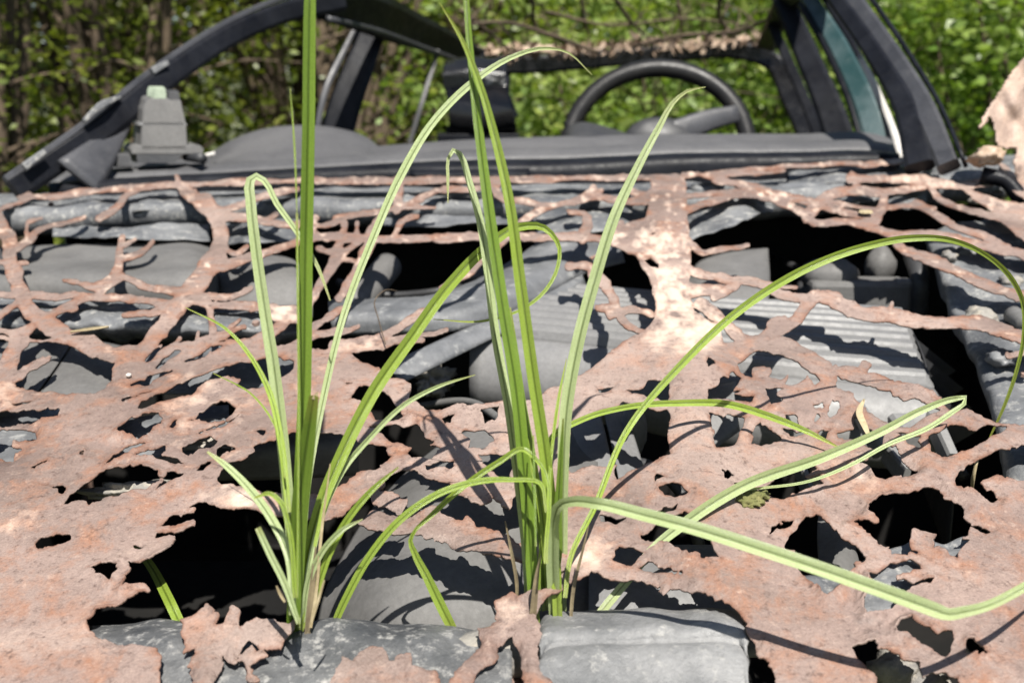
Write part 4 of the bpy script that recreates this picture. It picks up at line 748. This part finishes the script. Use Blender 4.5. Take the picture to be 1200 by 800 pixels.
mb = MB(); sweep(mb, [P(862, 134, 1.965), P(835, 140, 1.955), P(800, 153, 1.94), P(765, 170, 1.93)], [.034, .042, .05, .07], .03, 14); o = mb.build('spoke', M['pillar'], wheel)
mb = MB(); sweep(mb, [wp(math.pi - .2, .172), wp(math.pi + .0, .11, .012), wp(math.pi + .3, .03, .03)], [.05, .05, .07], .02, 12); mb.build('spoke', M['darkplastic'], wheel)
mb = MB(); blob(mb, wp(0, .0, .035), (.075, .035, .055), .05, 3, 3); mb.build('hub', M['darkplastic'], wheel)
mb = MB(); tube(mb, [wp(0, 0, .02), P(775, 215, 1.75)], [.03, .035], 8, 12); mb.build('steering_column', M['darkplastic'], wheel)

# ---- front seat seen between the pillars: broken glossy black head unit
seat = bpy.data.objects.new('front_seat', None); COL.objects.link(seat); seat.parent = car
sc = P(560, 168, 2.35); seat.location = sc - car.location; seat.empty_display_size = .1
hr = [[P(x, y, d) for x, y in q] for d, q in ((2.42, [(526, 92), (560, 84), (588, 90)]), (2.36, [(524, 88), (558, 82), (590, 86)]), (2.31, [(522, 106), (558, 103), (594, 106)]), (2.31, [(530, 140), (560, 145), (602, 137)]), (2.36, [(536, 146), (560, 150), (598, 142)]))]
part_loft('headrest', hr, 'gloss', seat, nu=26, nv=22, noise=.004, nscale=50, solid=.03)
mb = MB(); sweep(mb, [P(520, 96, 2.29), P(558, 92, 2.285), P(590, 96, 2.29)], [.040, .042, .040], .03, 14); sweep(mb, [P(588, 96, 2.285), P(605, 137, 2.3)], [.014, .012], .014, 8); mb.build('headrest_rim', M['scuffed'], seat, smooth=False)
mb = MB(); box(mb, P(560, 163, 2.36), .19, .12, .028, .05); box(mb, P(556, 152, 2.36), .12, .09, .02, -.1); sweep(mb, [P(575, 146, 2.36), P(590, 156, 2.36)], [.012] * 2, .02, 5); box(mb, P(560, 196, 2.38), .42, .12, .10, .0); mb.build('backrest', M['black'], seat, smooth=False, bevel=.006)

# ---- objects lying loose on the car
bx = thing('plastic_reservoir', 'grey plastic reservoir box with green clip standing on left end of dashboard', 'plastic box', P(190, 190, 1.60))
Dq = 1.60
def bpt(x, y, dd=0): return P(x, y, Dq + dd)
def ring_box(mb, levels, depth):
    V = []
    for (xl, xr, y, k) in levels:
        V += [bpt(xl, y), bpt(xr, y), bpt(xr - 3, y - 3, depth * k), bpt(xl - 9, y - 3, depth * k)]
    Fc = [(4 * i + k, 4 * i + (k + 1) % 4, 4 * i + 4 + (k + 1) % 4, 4 * i + 4 + k) for i in range(len(levels) - 1) for k in range(4)]
    Fc += [(3, 2, 1, 0), tuple(4 * (len(levels) - 1) + k for k in range(4))]
    mb.add(V, Fc)
mb = MB(); ring_box(mb, [(164, 220, 178, 1), (166, 218, 146, 1), (167, 214, 128, 1), (172, 212, 118, .8), (176, 209, 115, .7)], .085); mb.build('body', M['rubber'], bx, smooth=False, bevel=.003)
mb = MB(); ring_box(mb, [(162, 219, 147, 1.1), (163, 217, 143.5, 1.1)], .088); mb.build('seam_flange', M['plastic'], bx, smooth=False)
mb = MB(); ring_box(mb, [(154, 238, 181, 1.2), (153, 239, 174, 1.2), (158, 226, 170, 1.1)], .095); mb.build('base_flange', M['rubber'], bx, smooth=False, bevel=.002)
mb = MB(); tube(mb, [bpt(218, 183, .02), bpt(238, 186, -.01)], [.008, .008], 5, 12); mb.build('pipe_stub', M['darkplastic'], bx)
mb = MB(); ring_box(mb, [(161, 205, 191, .9), (160, 215, 181, .9)], .08); mb.build('foot', M['darkplastic'], bx, smooth=False)
mb = MB(); ring_box(mb, [(181, 195, 116, .2), (181, 195, 109, .2), (183, 186, 104, .2)], .05); ring_box(mb, [(189, 195, 110, .2), (190, 194, 104, .2)], .05); mb.build('clip', M['clip'], bx, smooth=False, bevel=.001)
mb = MB(); ring_box(mb, [(197, 211, 118, .3), (197, 210, 108, .3)], .06); mb.build('tab', M['darkplastic'], bx, smooth=False, bevel=.001)
mb = MB(); ring_box(mb, [(133, 156, 196, .5), (134, 152, 180, .5)], .06); o = mb.build('bracket_block', M['darkplastic'], car, smooth=False, bevel=.002)

# ================================================================== the grass growing through
def blade(name, parent, pts, mat, d0, d1, nseg=44, twist=0, keel=.34, dmid=None, wk=.86):
    """pts: (px, py, width px); depth runs from d0 to d1"""
    p = np.array(pts, float); q = cat_rom(p, nseg)
    s = np.r_[0, np.cumsum(np.hypot(np.diff(q[:, 0]), np.diff(q[:, 1])))]; s /= s[-1]
    if callable(d0): d = np.array([d0(a, b, t) for (a, b), t in zip(q[:, :2], s)])
    elif dmid is None: d = d0 + (d1 - d0) * s
    else: d = np.interp(s, [0, .5, 1], [d0, dmid, d1])
    C = CAM + ray(q[:, 0], q[:, 1]) * d[:, None]
    w = np.maximum(q[:, 2], .4) / F * d * wk
    Tn = np.gradient(C, axis=0); Tn /= np.linalg.norm(Tn, axis=1)[:, None]
    V, U = [], []; prev = None
    tw = R(twist)
    for i in range(nseg):
        vd = C[i] - CAM; vd /= np.linalg.norm(vd)
        sd = np.cross(Tn[i], vd); sd /= np.linalg.norm(sd)
        nm = np.cross(sd, Tn[i])
        if prev is not None and np.dot(prev, sd) < 0: sd = -sd
        if np.dot(nm, vd) > 0: nm = -nm
        prev = sd
        a = tw * math.sin(s[i] * 2.6 + .4); s2 = sd * math.cos(a) + nm * math.sin(a); n2 = nm * math.cos(a) - sd * math.sin(a)
        for u in (-1, -.55, -.12, 0, .12, .55, 1):
            h = keel * (abs(u) ** .8) * w[i] * .5 - .06 * w[i]
            V.append(C[i] + s2 * u * w[i] / 2 + n2 * h); U.append((u / 2 + .5, s[i]))
    m = 7
    Fc = [(i * m + k, i * m + k + 1, (i + 1) * m + k + 1, (i + 1) * m + k) for i in range(nseg - 1) for k in range(m - 1)]
    return mesh_obj(name, V, Fc, M[mat], parent, uv=U)
LB = P(350, 742, .53); LB.z -= .03
left = thing('sedge_tuft', 'left tuft of green sedge with one tall thick upright stalk, growing through the bonnet', 'grass', LB)
RB = P(645, 705, .56); RB.z -= .03
right = thing('sedge_tuft', 'right tuft of green sedge with long leaves arching to the right, growing through the bonnet', 'grass', RB)
for q_, d_ in (([(600, 745, 5), (606, 690, 5), (598, 640, 4), (592, 610, 1.5)], .62), ([(668, 745, 4), (672, 690, 5), (684, 640, 3), (690, 615, 1)], .60), ([(622, 750, 9), (626, 705, 9), (630, 668, 5), (634, 650, 1)], .585)):
    blade('dry_sheath', right, q_, 'sheath', d_, d_ - .02, keel=.5)
def hk(k0, k1=None, k2=None):
    ks = [k0, k1 if k1 is not None else k0]; 
    if k2 is not None: ks = [k0, k1, k2]
    return lambda x, y, t: float(np.interp(t, np.linspace(0, 1, len(ks)), ks)) * hdepth(x, min(max(y, 212), 940))
B = lambda pts, mat, d0, d1=None, **k: blade('blade', left, pts, mat, d0, d1, **k)
B([(346, 760, 14), (350, 600, 18), (356, 460, 19), (358, 300, 19), (361, 150, 18), (363, 0, 16), (365, -70, 12), (366, -140, 3)], 'bladeC', .60, .50, twist=22, nseg=60)
B([(341, 765, 15), (345, 690, 21), (349, 610, 24), (358, 530, 22), (364, 490, 17), (368, 463, 13)], 'bladeC', .60, .525, twist=18, keel=.5)
B([(346, 720, 10), (341, 625, 14), (332, 520, 17), (321, 430, 17), (310, 360, 16), (300, 290, 15), (294, 235, 14), (293, 214, 13), (297, 206, 10), (304, 208, 9), (325, 240, 8), (350, 275, 7), (372, 312, 5), (387, 352, 2)], 'bladeB', .59, .57, twist=-18, nseg=70)
B([(354, 735, 14), (360, 655, 17), (378, 585, 17), (400, 533, 18), (440, 455, 18), (480, 398, 17), (530, 330, 16), (573, 287, 14), (607, 266, 12), (638, 267, 9), (655, 288, 6), (652, 318, 5), (633, 347, 5), (612, 362, 4), (567, 376, 3), (507, 374, 1)], 'bladeA', .59, .62, twist=15, nseg=80)
B([(352, 730, 9), (362, 560, 9), (380, 463, 10), (402, 373, 10), (437, 280, 11), (473, 200, 12), (505, 147, 11), (550, 100, 10), (598, 68, 7), (635, 57, 5), (662, 60, 3), (694, 88, 1)], 'bladeB', .59, .64, twist=-20, nseg=70)
B([(343, 720, 10), (336, 645, 12), (318, 608, 13), (288, 568, 11), (262, 543, 8), (243, 529, 3)], 'bladeB', .53, .56, twist=20)
B([(338, 600, 8), (328, 510, 9), (317, 463, 8), (294, 418, 6), (267, 387, 4), (217, 360, 1)], 'bladeA', .54, .62)
B([(334, 560, 3), (323, 500, 3), (295, 462, 2.5), (250, 437, 1)], 'bladeA', .54, .62)
B([(350, 730, 6), (332, 680, 9), (316, 648, 9), (302, 618, 8)], 'bladeB', .525, .52, keel=.5)
B([(346, 700, 6), (337, 612, 7), (329, 588, 7), (316, 578, 6), (298, 583, 2)], 'bladeA', .525, .52)
B([(352, 738, 8), (368, 700, 10), (385, 650, 10), (405, 612, 10), (436, 574, 8), (467, 547, 2)], 'bladeA', .585, .56)
B([(354, 735, 8), (366, 668, 9), (385, 636, 8), (402, 620, 7), (425, 608, 2)], 'bladeB', .585, .56)
B([(354, 735, 8), (365, 650, 9), (382, 590, 9), (402, 550, 9), (433, 513, 8), (475, 473, 7), (515, 452, 5), (557, 439, 1)], 'bladeB', .585, .62, twist=25)
B([(348, 250, 1.2), (345, 170, 2.5), (340, 103, 1)], 'bladeA', .515, .51)
B([(348, 700, 3), (350, 480, 3), (348, 250, 3)], 'bladeA', .53, .515)
B([(240, 790, 14), (213, 735, 14), (195, 697, 14), (178, 665, 12), (150, 630, 8)], 'bladeA', hk(1.09, 1.07, 1.12))
blade('dry_sheath', left, [(364, 735, 4), (371, 690, 4), (376, 630, 4), (387, 543, 1.5)], 'straw', .58, .56, keel=.5)
blade('dry_sheath', left, [(360, 745, 8), (364, 705, 9), (368, 665, 6), (370, 640, 2)], 'sheath', .585, .57, keel=.5)
blade('dry_sheath', left, [(365, 728, 3), (372, 705, 4), (380, 679, 2)], 'straw', .515, .51, keel=.5)
blade('dry_sheath', left, [(334, 705, 3), (328, 695, 4), (324, 686, 2)], 'straw', .52, .515, keel=.5)
blade('dry_sheath', left, [(369, 468, 9), (371, 462, 5), (373, 459, 1)], 'straw', .526, .525, nseg=8)
B = lambda pts, mat, d0, d1=None, **k: blade('blade', right, pts, mat, d0, d1, **k)
B([(628, 760, 13), (622, 650, 17), (614, 550, 18), (604, 450, 18), (590, 365, 17), (576, 270, 16), (566, 195, 14), (557, 120, 12), (550, 50, 9), (545, -20, 7), (541, -80, 2)], 'bladeC', .605, .54, twist=18, nseg=60)
B([(655, 760, 12), (650, 640, 15), (640, 540, 17), (625, 440, 17), (610, 330, 16), (597, 235, 14), (580, 160, 12), (561, 95, 9), (543, 50, 6), (515, 3, 1)], 'bladeA', .60, .54, twist=-15, nseg=60)
B([(620, 715, 10), (616, 640, 13), (606, 555, 13), (596, 480, 13), (580, 390, 13), (572, 325, 12), (563, 262, 11), (549, 210, 9), (540, 183, 8), (533, 175, 7), (527, 182, 5), (525, 210, 4), (525, 238, 1)], 'bladeB', .61, .60, twist=20, nseg=60)
B([(658, 760, 11), (659, 650, 15), (660, 560, 16), (664, 480, 18), (678, 400, 18), (698, 325, 17), (722, 250, 15), (747, 197, 12), (772, 150, 9), (790, 119, 6), (805, 107, 4), (827, 102, 1)], 'bladeB', .63, .60, twist=-18, nseg=64)
B([(662, 700, 6), (668, 655, 7), (697, 593, 8), (733, 507, 9), (800, 425, 11), (867, 363, 12), (950, 312, 12), (1013, 289, 11), (1067, 279, 10), (1113, 281, 8), (1153, 297, 7), (1183, 323, 7), (1197, 348, 6), (1200, 390, 5), (1192, 432, 5), (1175, 480, 4), (1160, 512, 2)], 'bladeA', .59, .80, twist=20, nseg=90, dmid=.66)
B([(640, 560, 6), (645, 515, 8), (683, 491, 8), (733, 477, 8), (800, 472, 9), (850, 473, 10), (900, 487, 10), (943, 504, 8), (985, 525, 2)], 'bladeA', hk(.93, .92, .985), nseg=50)
B([(690, 735, 10), (707, 713, 12), (733, 682, 12), (770, 638, 13), (800, 614, 15), (867, 571, 16), (967, 534, 14), (1033, 505, 12), (1083, 479, 10), (1118, 467, 8), (1132, 466, 6), (1131, 471, 6), (1117, 482, 7), (1090, 500, 7), (1040, 521, 6), (1000, 543, 5), (950, 563, 4), (880, 573, 3), (835, 580, 1)], 'bladeB', lambda x, y, t: float(np.interp(t, [0, .1, .22, .6, .8, 1], [1.07, 1.02, .97, .925, .95, .992])) * hdepth(x, y), nseg=90, twist=20)
B([(652, 760, 12), (649, 690, 17), (648, 640, 18), (650, 605, 17), (656, 592, 14), (668, 588, 14), (700, 590, 16), (750, 602, 18), (800, 615, 19), (900, 646, 20), (1000, 680, 20), (1075, 707, 20), (1102, 717, 19), (1109, 719.5, 17), (1116, 719.5, 16), (1128, 717, 15), (1150, 712, 13), (1200, 688, 12), (1270, 640, 8), (1330, 590, 2)], 'bladeB', lambda x, y, t: float(np.interp(t, [0, .16, .24, .6, .75, .9, 1], [.615, .575, .535, .50, .488, .50, .52])), nseg=110, twist=-10, keel=.6)
B([(640, 660, 6), (630, 540, 6), (613, 526, 7), (585, 541, 8), (533, 578, 8), (505, 604, 7), (484, 625, 5), (481, 632, 6), (486, 648, 9), (500, 675, 12), (516, 708, 14), (532, 740, 12), (545, 765, 6)], 'bladeA', .55, .62, nseg=70)
B([(640, 600, 4), (633, 566, 6), (600, 562, 7), (567, 563, 9), (517, 577, 10), (467, 611, 11), (433, 652, 11), (410, 692, 11), (392, 732, 9), (385, 760, 4)], 'bladeA', .56, .61, nseg=56, twist=20)
B([(640, 715, 12), (636, 640, 13), (624, 540, 12), (612, 470, 10), (603, 400, 6), (598, 360, 2)], 'bladeC', .61, .60, twist=30)
B([(645, 710, 12), (640, 640, 12), (628, 560, 10), (612, 500, 6), (604, 470, 2)], 'bladeA', .61, .59)
B([(640, 640, 4), (646, 535, 4), (655, 465, 4), (664, 420, 1)], 'bladeA', .57, .60)
B([(632, 715, 4), (632, 660, 4), (634, 630, 1)], 'bladeA', .60, .59)
B([(628, 640, 3), (626, 560, 3.5), (625, 510, 2)], 'bladeC', .56, .57)
B([(640, 700, 10), (652, 660, 12), (654, 600, 11), (657, 540, 7), (660, 490, 2)], 'bladeC', .60, .56)

# ================================================================== small things on the bonnet
def lay(px, py, up=.004): 
    p = hood_hit(np.array([px]), np.array([py]), np.array([0.]), True)[0]; return Vector((p[0], p[1], p[2] + up))
mb = MB(); 
for k, (x, y) in enumerate([(878, 583), (886, 586), (893, 582), (884, 591), (874, 588)]): blob(mb, lay(x, y, .001), (.006, .006, .004), .5, 60 + k, 3)
o = mb.build('moss_clump', M['moss'], None, loc=lay(884, 586)); o['label'] = 'small brownish moss clump on the bonnet under the folded grass blade'; o['category'] = 'moss'
def flat_leaf(name, pts, w, mat, label, cat, up=.005, group=None):
    q = [lay(x, y, up) for x, y in pts]; q3 = resample3(q, 12); T_ = np.gradient(q3, axis=0); V = []; wv = np.sin(np.linspace(.15, 3.0, 12)) * w
    for i in range(12):
        s = np.cross(T_[i], [0, 0, 1]); s /= np.linalg.norm(s); V += [q3[i] - s * wv[i], q3[i] + np.array([0, 0, -.0015]), q3[i] + s * wv[i]]
    Fc = [(3 * i + k, 3 * i + k + 1, 3 * i + 4 + k, 3 * i + 3 + k) for i in range(11) for k in range(2)]
    o = mesh_obj(name, V, Fc, M[mat], None, loc=q[0], solid=.0004); o['label'] = label; o['category'] = cat
    if group: o['group'] = group
flat_leaf('dead_leaf', [(83, 394), (105, 391), (128, 388)], .006, 'straw', 'narrow pale dead leaf lying across the left strands of the bonnet', 'leaf')
flat_leaf('dead_leaf', [(1012, 478), (1006, 494), (1012, 510), (1019, 527)], .0026, 'straw', 'slim pale dead leaf hanging over a hole right of the middle, above the folded blade', 'leaf', .008)
flat_leaf('dead_leaf', [(1009, 250), (1014, 254), (1018, 250)], .008, 'straw', 'small yellowish leaf scrap on a strand near the right rear', 'leaf')
mb = MB(); blob(mb, lay(151, 442, .002), (.0024, .0024, .002), .2, 71, 2); o = mb.build('pebble', M['white'], None, loc=lay(151, 442)); o['label'] = 'tiny white pebble on the rusty sheet at left'; o['category'] = 'pebble'
mb = MB(); tube(mb, [lay(452, 408, .004), lay(444, 388, .012), lay(440, 376, .02), lay(452, 366, .022), lay(466, 357, .014)], [.0006, .0006, .0004], 18, 5); o = mb.build('dry_tendril', M['bark'], None, loc=lay(450, 400)); o['label'] = 'thin curled brown tendril standing on the strands left of the stiffener'; o['category'] = 'tendril'
mb = MB()
for (a, b) in [((1140, 540), (1144, 570))]: tube(mb, [H(1145, 538, -.002), H(1141, 556, .01), H(1139, 574, .03)], [.0012, .0015, .001], 10, 6)
o = mb.build('straw_stalk', M['straw'], None, loc=H(1140, 555)); o['label'] = 'single dry straw poking through the hole at the right edge'; o['category'] = 'straw'

# litter and branches on the roofless rear
V, Fc = [], []
for k in range(420):
    t = random.random(); px = 560 + 335 * t; d = 3.28 + random.uniform(-.05, .07); py = 66 - 14 * t + random.gauss(0, 4.0) - 2
    c = np.array(P(px, py, d)); c[2] += random.uniform(-.005, .012); a = rng.normal(size=3); a /= np.linalg.norm(a); b = np.cross(a, rng.normal(size=3)); b /= np.linalg.norm(b)
    L_, W_ = random.uniform(.012, .03), random.uniform(.006, .014); n = len(V)
    V += [c - a * L_, c + b * W_ + np.cross(a, b) * .004, c + a * L_, c - b * W_]; Fc.append((n, n + 1, n + 2, n + 3))
o = mesh_obj('leaf_litter', V, Fc, M['dead'], None, loc=P(720, 66, 3.3)); o['kind'] = 'stuff'; o['label'] = 'pale dead leaves heaped along the rear window frame'; o['category'] = 'leaf litter'
brs = [([(700, 62, 3.2), (640, 40, 3.0), (585, 26, 2.8), (540, 30, 2.7)], .008), ([(622, -40, 2.9), (624, 5, 3.0), (629, 34, 3.1), (668, 50, 3.2)], .007), ([(680, -40, 3.0), (684, 20, 3.1), (692, 45, 3.25)], .007),
       ([(705, -25, 2.8), (735, 20, 3.0), (762, 48, 3.25)], .007), ([(790, -30, 3.1), (795, 10, 3.15), (800, 44, 3.28)], .006), ([(540, 12, 2.7), (580, 44, 2.9), (604, 60, 3.1), (660, 62, 3.25)], .006),
       ([(742, 55, 3.2), (800, 42, 3.1), (860, 38, 3.0), (905, 20, 2.8)], .008), ([(850, -30, 2.9), (842, 10, 3.0), (862, 46, 3.2)], .008), ([(640, 14, 2.9), (720, 30, 3.05), (800, 22, 3.1), (880, 30, 3.1)], .005)]
blab = ['long fallen branch running from the rear window frame to the left roof rail', 'dark thin branch hanging from above left of middle of the rear frame', 'forked dark twig hanging just right of the tall grass tips', 'slanting dark twig crossing above the steering wheel', 'short upright twig standing over the steering wheel', 'low curved twig resting by the left rear pillar',
        'thick dead branch lying along right part of the rear frame', 'dark branch hanging near the right door pillar', 'thin long twig running level across the roof opening']
for (pts, r), lb in zip(brs, blab):
    q = [P(*a) for a in pts]; mb = MB(); tube(mb, q, [r, r * .8, r * .5], 26, 7)
    for k in range(5):
        a = q[0].lerp(q[-1], random.uniform(.15, .85)); i = random.randrange(1, len(q)); a = q[i - 1].lerp(q[i], random.random())
        e = Vector((random.uniform(-.12, .12), random.uniform(-.1, .1), random.uniform(-.10, .10))); tube(mb, [a, a + e * .5 + Vector((.01, 0, .01)), a + e], [r * .5, r * .3, r * .15], 8, 5)
    o = mb.build('fallen_branch', M['bark'], None, loc=q[-1]); o['label'] = lb; o['category'] = 'branch'; o['group'] = 'branches fallen over the roof opening'

# ================================================================== the woodland around
V = []; n = 90; gr = 60
xx = np.linspace(-1, 1, n); xx = np.sign(xx) * np.abs(xx) ** 2 * 400; yy = np.r_[xx]; AX, AY = np.meshgrid(xx, yy + 6)
AZ = .10 * vnoise(AX * .4, AY * .4, 71) * np.clip(np.hypot(AX, AY - 2) / 4 - .6, 0, 1) + np.clip(np.hypot(AX, AY) - 12, 0, 100) * .03
V = np.stack([AX, AY, AZ - .02], -1).reshape(-1, 3)
Fc = [(j * n + i, j * n + i + 1, (j + 1) * n + i + 1, (j + 1) * n + i) for j in range(n - 1) for i in range(n - 1)]
g = mesh_obj('ground', V, Fc, M['soil']); g['kind'] = 'structure'
def leaves(centers, size, up=.5, seed=0):
    r = np.random.default_rng(seed); N = len(centers); c = np.asarray(centers)
    a = r.normal(size=(N, 3)); a[:, 2] *= .5; a /= np.linalg.norm(a, axis=1)[:, None]
    nn = r.normal(size=(N, 3)) + np.array([0, -.25, up]) * 1.4; b = np.cross(nn, a); b /= np.linalg.norm(b, axis=1)[:, None]; nn = np.cross(a, b)
    L_ = size * r.uniform(.6, 1.35, (N, 1)); W_ = L_ * r.uniform(.42, .62, (N, 1))
    pts = np.stack([c - a * L_, c - a * L_ * .1 + b * W_ - nn * L_ * .12, c + a * L_ - nn * L_ * .2, c - a * L_ * .1 - b * W_ - nn * L_ * .12], 1).reshape(-1, 3)
    k = np.arange(N) * 4
    return pts, np.concatenate([np.stack([k, k + 1, k + 2], 1), np.stack([k, k + 2, k + 3], 1)]).tolist()
def make_tree(name, label, cat, group, seed, stems, hgt, spread, nleaf, lo, hi, size, lmat, lean=(0, 0), trunk_r=.035, crown_r=.5, clump=60):
    r = random.Random(seed); t = thing(name, label, cat, (0, 0, 0), group); mb = MB(); tips = []
    for s in range(stems):
        a = r.uniform(0, 6.28); b0 = Vector((math.cos(a) * .14 * r.random(), math.sin(a) * .14 * r.random(), -.1)); h = hgt * r.uniform(.75, 1.1)
        dx, dy = math.cos(a) * spread * r.uniform(.2, 1) + lean[0], math.sin(a) * spread * r.uniform(.2, 1) + lean[1]
        p = [b0 + Vector((dx * k ** 1.3 + r.uniform(-.06, .06), dy * k ** 1.3 + r.uniform(-.06, .06), h * k)) for k in (0, .2, .42, .65, .85, 1)]
        rr = trunk_r * r.uniform(.6, 1.15); tube(mb, p, [rr, rr * .85, rr * .7, rr * .5, rr * .3, rr * .12], 22, 8)
        pp = resample3(p, 30); tips += [(x, .04) for x in pp[10:]]
        for k in range(7):
            i = r.randrange(4, 26); e = Vector((r.uniform(-1, 1), r.uniform(-1, 1), r.uniform(-.1, .9))) * .6 * crown_r * r.uniform(.6, 1.6); a0 = Vector(pp[i])
            mid = a0 + e * .5 + Vector((0, 0, .05)); tube(mb, [a0, mid, a0 + e], [rr * .35, rr * .22, rr * .08], 10, 5)
            tips += [(np.array(a0 + e * f), .1) for f in (.5, .7, .85, 1)]
    mb.build('trunk', M['bark'], t)
    rg = np.random.default_rng(seed); C = []
    cl = [tips[rg.integers(len(tips))][0] + rg.normal(size=3) * crown_r * .35 for _ in range(clump)]
    for _ in range(nleaf):
        c = cl[rg.integers(clump)] + rg.normal(size=3) * np.array([.2, .2, .13]) * crown_r
        if lo <= c[2] <= hi: C.append(c)
    v, f = leaves(C, size, .5, seed); mesh_obj('crown', v, f, M[lmat], t, smooth=False)
    return t
def place(root, x, y, rz, s=1, first=False, label=None):
    if first: o = root
    else:
        o = root.copy(); COL.objects.link(o)
        for ch in root.children:
            c = ch.copy(); COL.objects.link(c); c.parent = o
    o.location = (x, y, 0); o.rotation_euler = (0, 0, rz); o.scale = (s, s, s)
    if label: o['label'] = label
    return o
def scatter(protos, spots):
    used = set()
    for k, (x, y, rz, s) in enumerate(spots):
        i = k % len(protos); place(protos[i], x, y, rz, s, i not in used); used.add(i)
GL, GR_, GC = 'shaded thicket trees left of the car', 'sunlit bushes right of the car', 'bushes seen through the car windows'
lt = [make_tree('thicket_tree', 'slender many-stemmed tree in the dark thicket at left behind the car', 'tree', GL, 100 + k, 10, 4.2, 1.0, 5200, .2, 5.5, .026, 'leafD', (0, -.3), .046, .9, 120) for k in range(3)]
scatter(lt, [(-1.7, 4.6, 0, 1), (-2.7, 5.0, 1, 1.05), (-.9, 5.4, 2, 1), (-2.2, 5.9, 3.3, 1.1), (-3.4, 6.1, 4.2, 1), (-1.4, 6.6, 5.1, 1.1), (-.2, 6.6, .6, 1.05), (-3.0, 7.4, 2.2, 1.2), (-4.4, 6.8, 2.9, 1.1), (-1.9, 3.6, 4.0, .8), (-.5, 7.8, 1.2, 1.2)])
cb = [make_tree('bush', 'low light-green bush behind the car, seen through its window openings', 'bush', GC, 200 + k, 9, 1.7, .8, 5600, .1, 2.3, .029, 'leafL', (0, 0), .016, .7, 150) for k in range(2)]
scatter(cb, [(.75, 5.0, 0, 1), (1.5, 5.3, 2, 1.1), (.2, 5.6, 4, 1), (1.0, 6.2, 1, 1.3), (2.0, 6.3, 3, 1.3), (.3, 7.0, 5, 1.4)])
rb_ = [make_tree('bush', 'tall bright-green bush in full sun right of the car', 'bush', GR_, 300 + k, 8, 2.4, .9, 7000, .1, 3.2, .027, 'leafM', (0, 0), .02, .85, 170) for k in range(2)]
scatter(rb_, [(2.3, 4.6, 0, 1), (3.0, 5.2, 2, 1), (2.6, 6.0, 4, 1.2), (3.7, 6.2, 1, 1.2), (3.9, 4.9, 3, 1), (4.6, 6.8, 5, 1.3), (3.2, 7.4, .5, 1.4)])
# wood behind: reads as one mass
C = []
rg = np.random.default_rng(5)
for _ in range(760):
    a = rg.uniform(-1.0, 1.0); rad = rg.uniform(8.5, 12); cc = np.array([math.sin(a) * rad, math.cos(a) * rad, rg.uniform(.1, 3.6)])
    C += list(cc + rg.normal(size=(80, 3)) * np.array([.42, .42, .32]))
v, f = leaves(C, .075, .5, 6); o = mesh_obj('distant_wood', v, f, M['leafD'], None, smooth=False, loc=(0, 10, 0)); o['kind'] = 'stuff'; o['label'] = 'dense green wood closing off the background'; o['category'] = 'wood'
C = [np.array([rg.uniform(-5, 6), rg.uniform(3.9, 8.5), 0]) + np.array([0, 0, abs(rg.normal()) * .16]) for _ in range(14000)]
v, f = leaves(C, .035, .8, 8); o = mesh_obj('undergrowth', v, f, M['leafM'], None, smooth=False, loc=(0, 6, 0)); o['kind'] = 'stuff'; o['label'] = 'low leafy undergrowth covering the woodland floor'; o['category'] = 'undergrowth'

# ================================================================== light, sky, camera
EL, AZ_ = R(57), R(13)
sd = Vector((math.sin(AZ_) * math.cos(EL), -math.cos(AZ_) * math.cos(EL), math.sin(EL)))   # towards the sun
sun = bpy.data.lights.new('sun', 'SUN'); sun.energy = 5.0; sun.angle = R(.53); sun.color = (1, .955, .88)
so = bpy.data.objects.new('sun', sun); COL.objects.link(so); so.rotation_euler = (-sd).to_track_quat('-Z', 'Y').to_euler()
W = bpy.data.worlds.new('World'); S.world = W; W.use_nodes = True; nt = W.node_tree
sky = nt.nodes.new('ShaderNodeTexSky'); sky.sky_type = 'NISHITA'; sky.sun_disc = False; sky.sun_elevation = EL; sky.sun_rotation = math.pi - AZ_
nt.links.new(sky.outputs[0], nt.nodes['Background'].inputs[0]); nt.nodes['Background'].inputs[1].default_value = .052
cam = bpy.data.cameras.new('camera'); co = bpy.data.objects.new('camera', cam); COL.objects.link(co)
cam.sensor_width = 36; cam.lens = 36 * F / 1200; co.location = CAM.tolist(); co.rotation_euler = (math.pi / 2 - PITCH, 0, 0); cam.clip_start = .02; cam.clip_end = 1000
cam.dof.use_dof = True; cam.dof.focus_distance = .70; cam.dof.aperture_fstop = 7.5
S.camera = co
S.view_settings.view_transform = 'Standard'; S.view_settings.look = 'None'; S.view_settings.exposure = .92; S.view_settings.gamma = 1
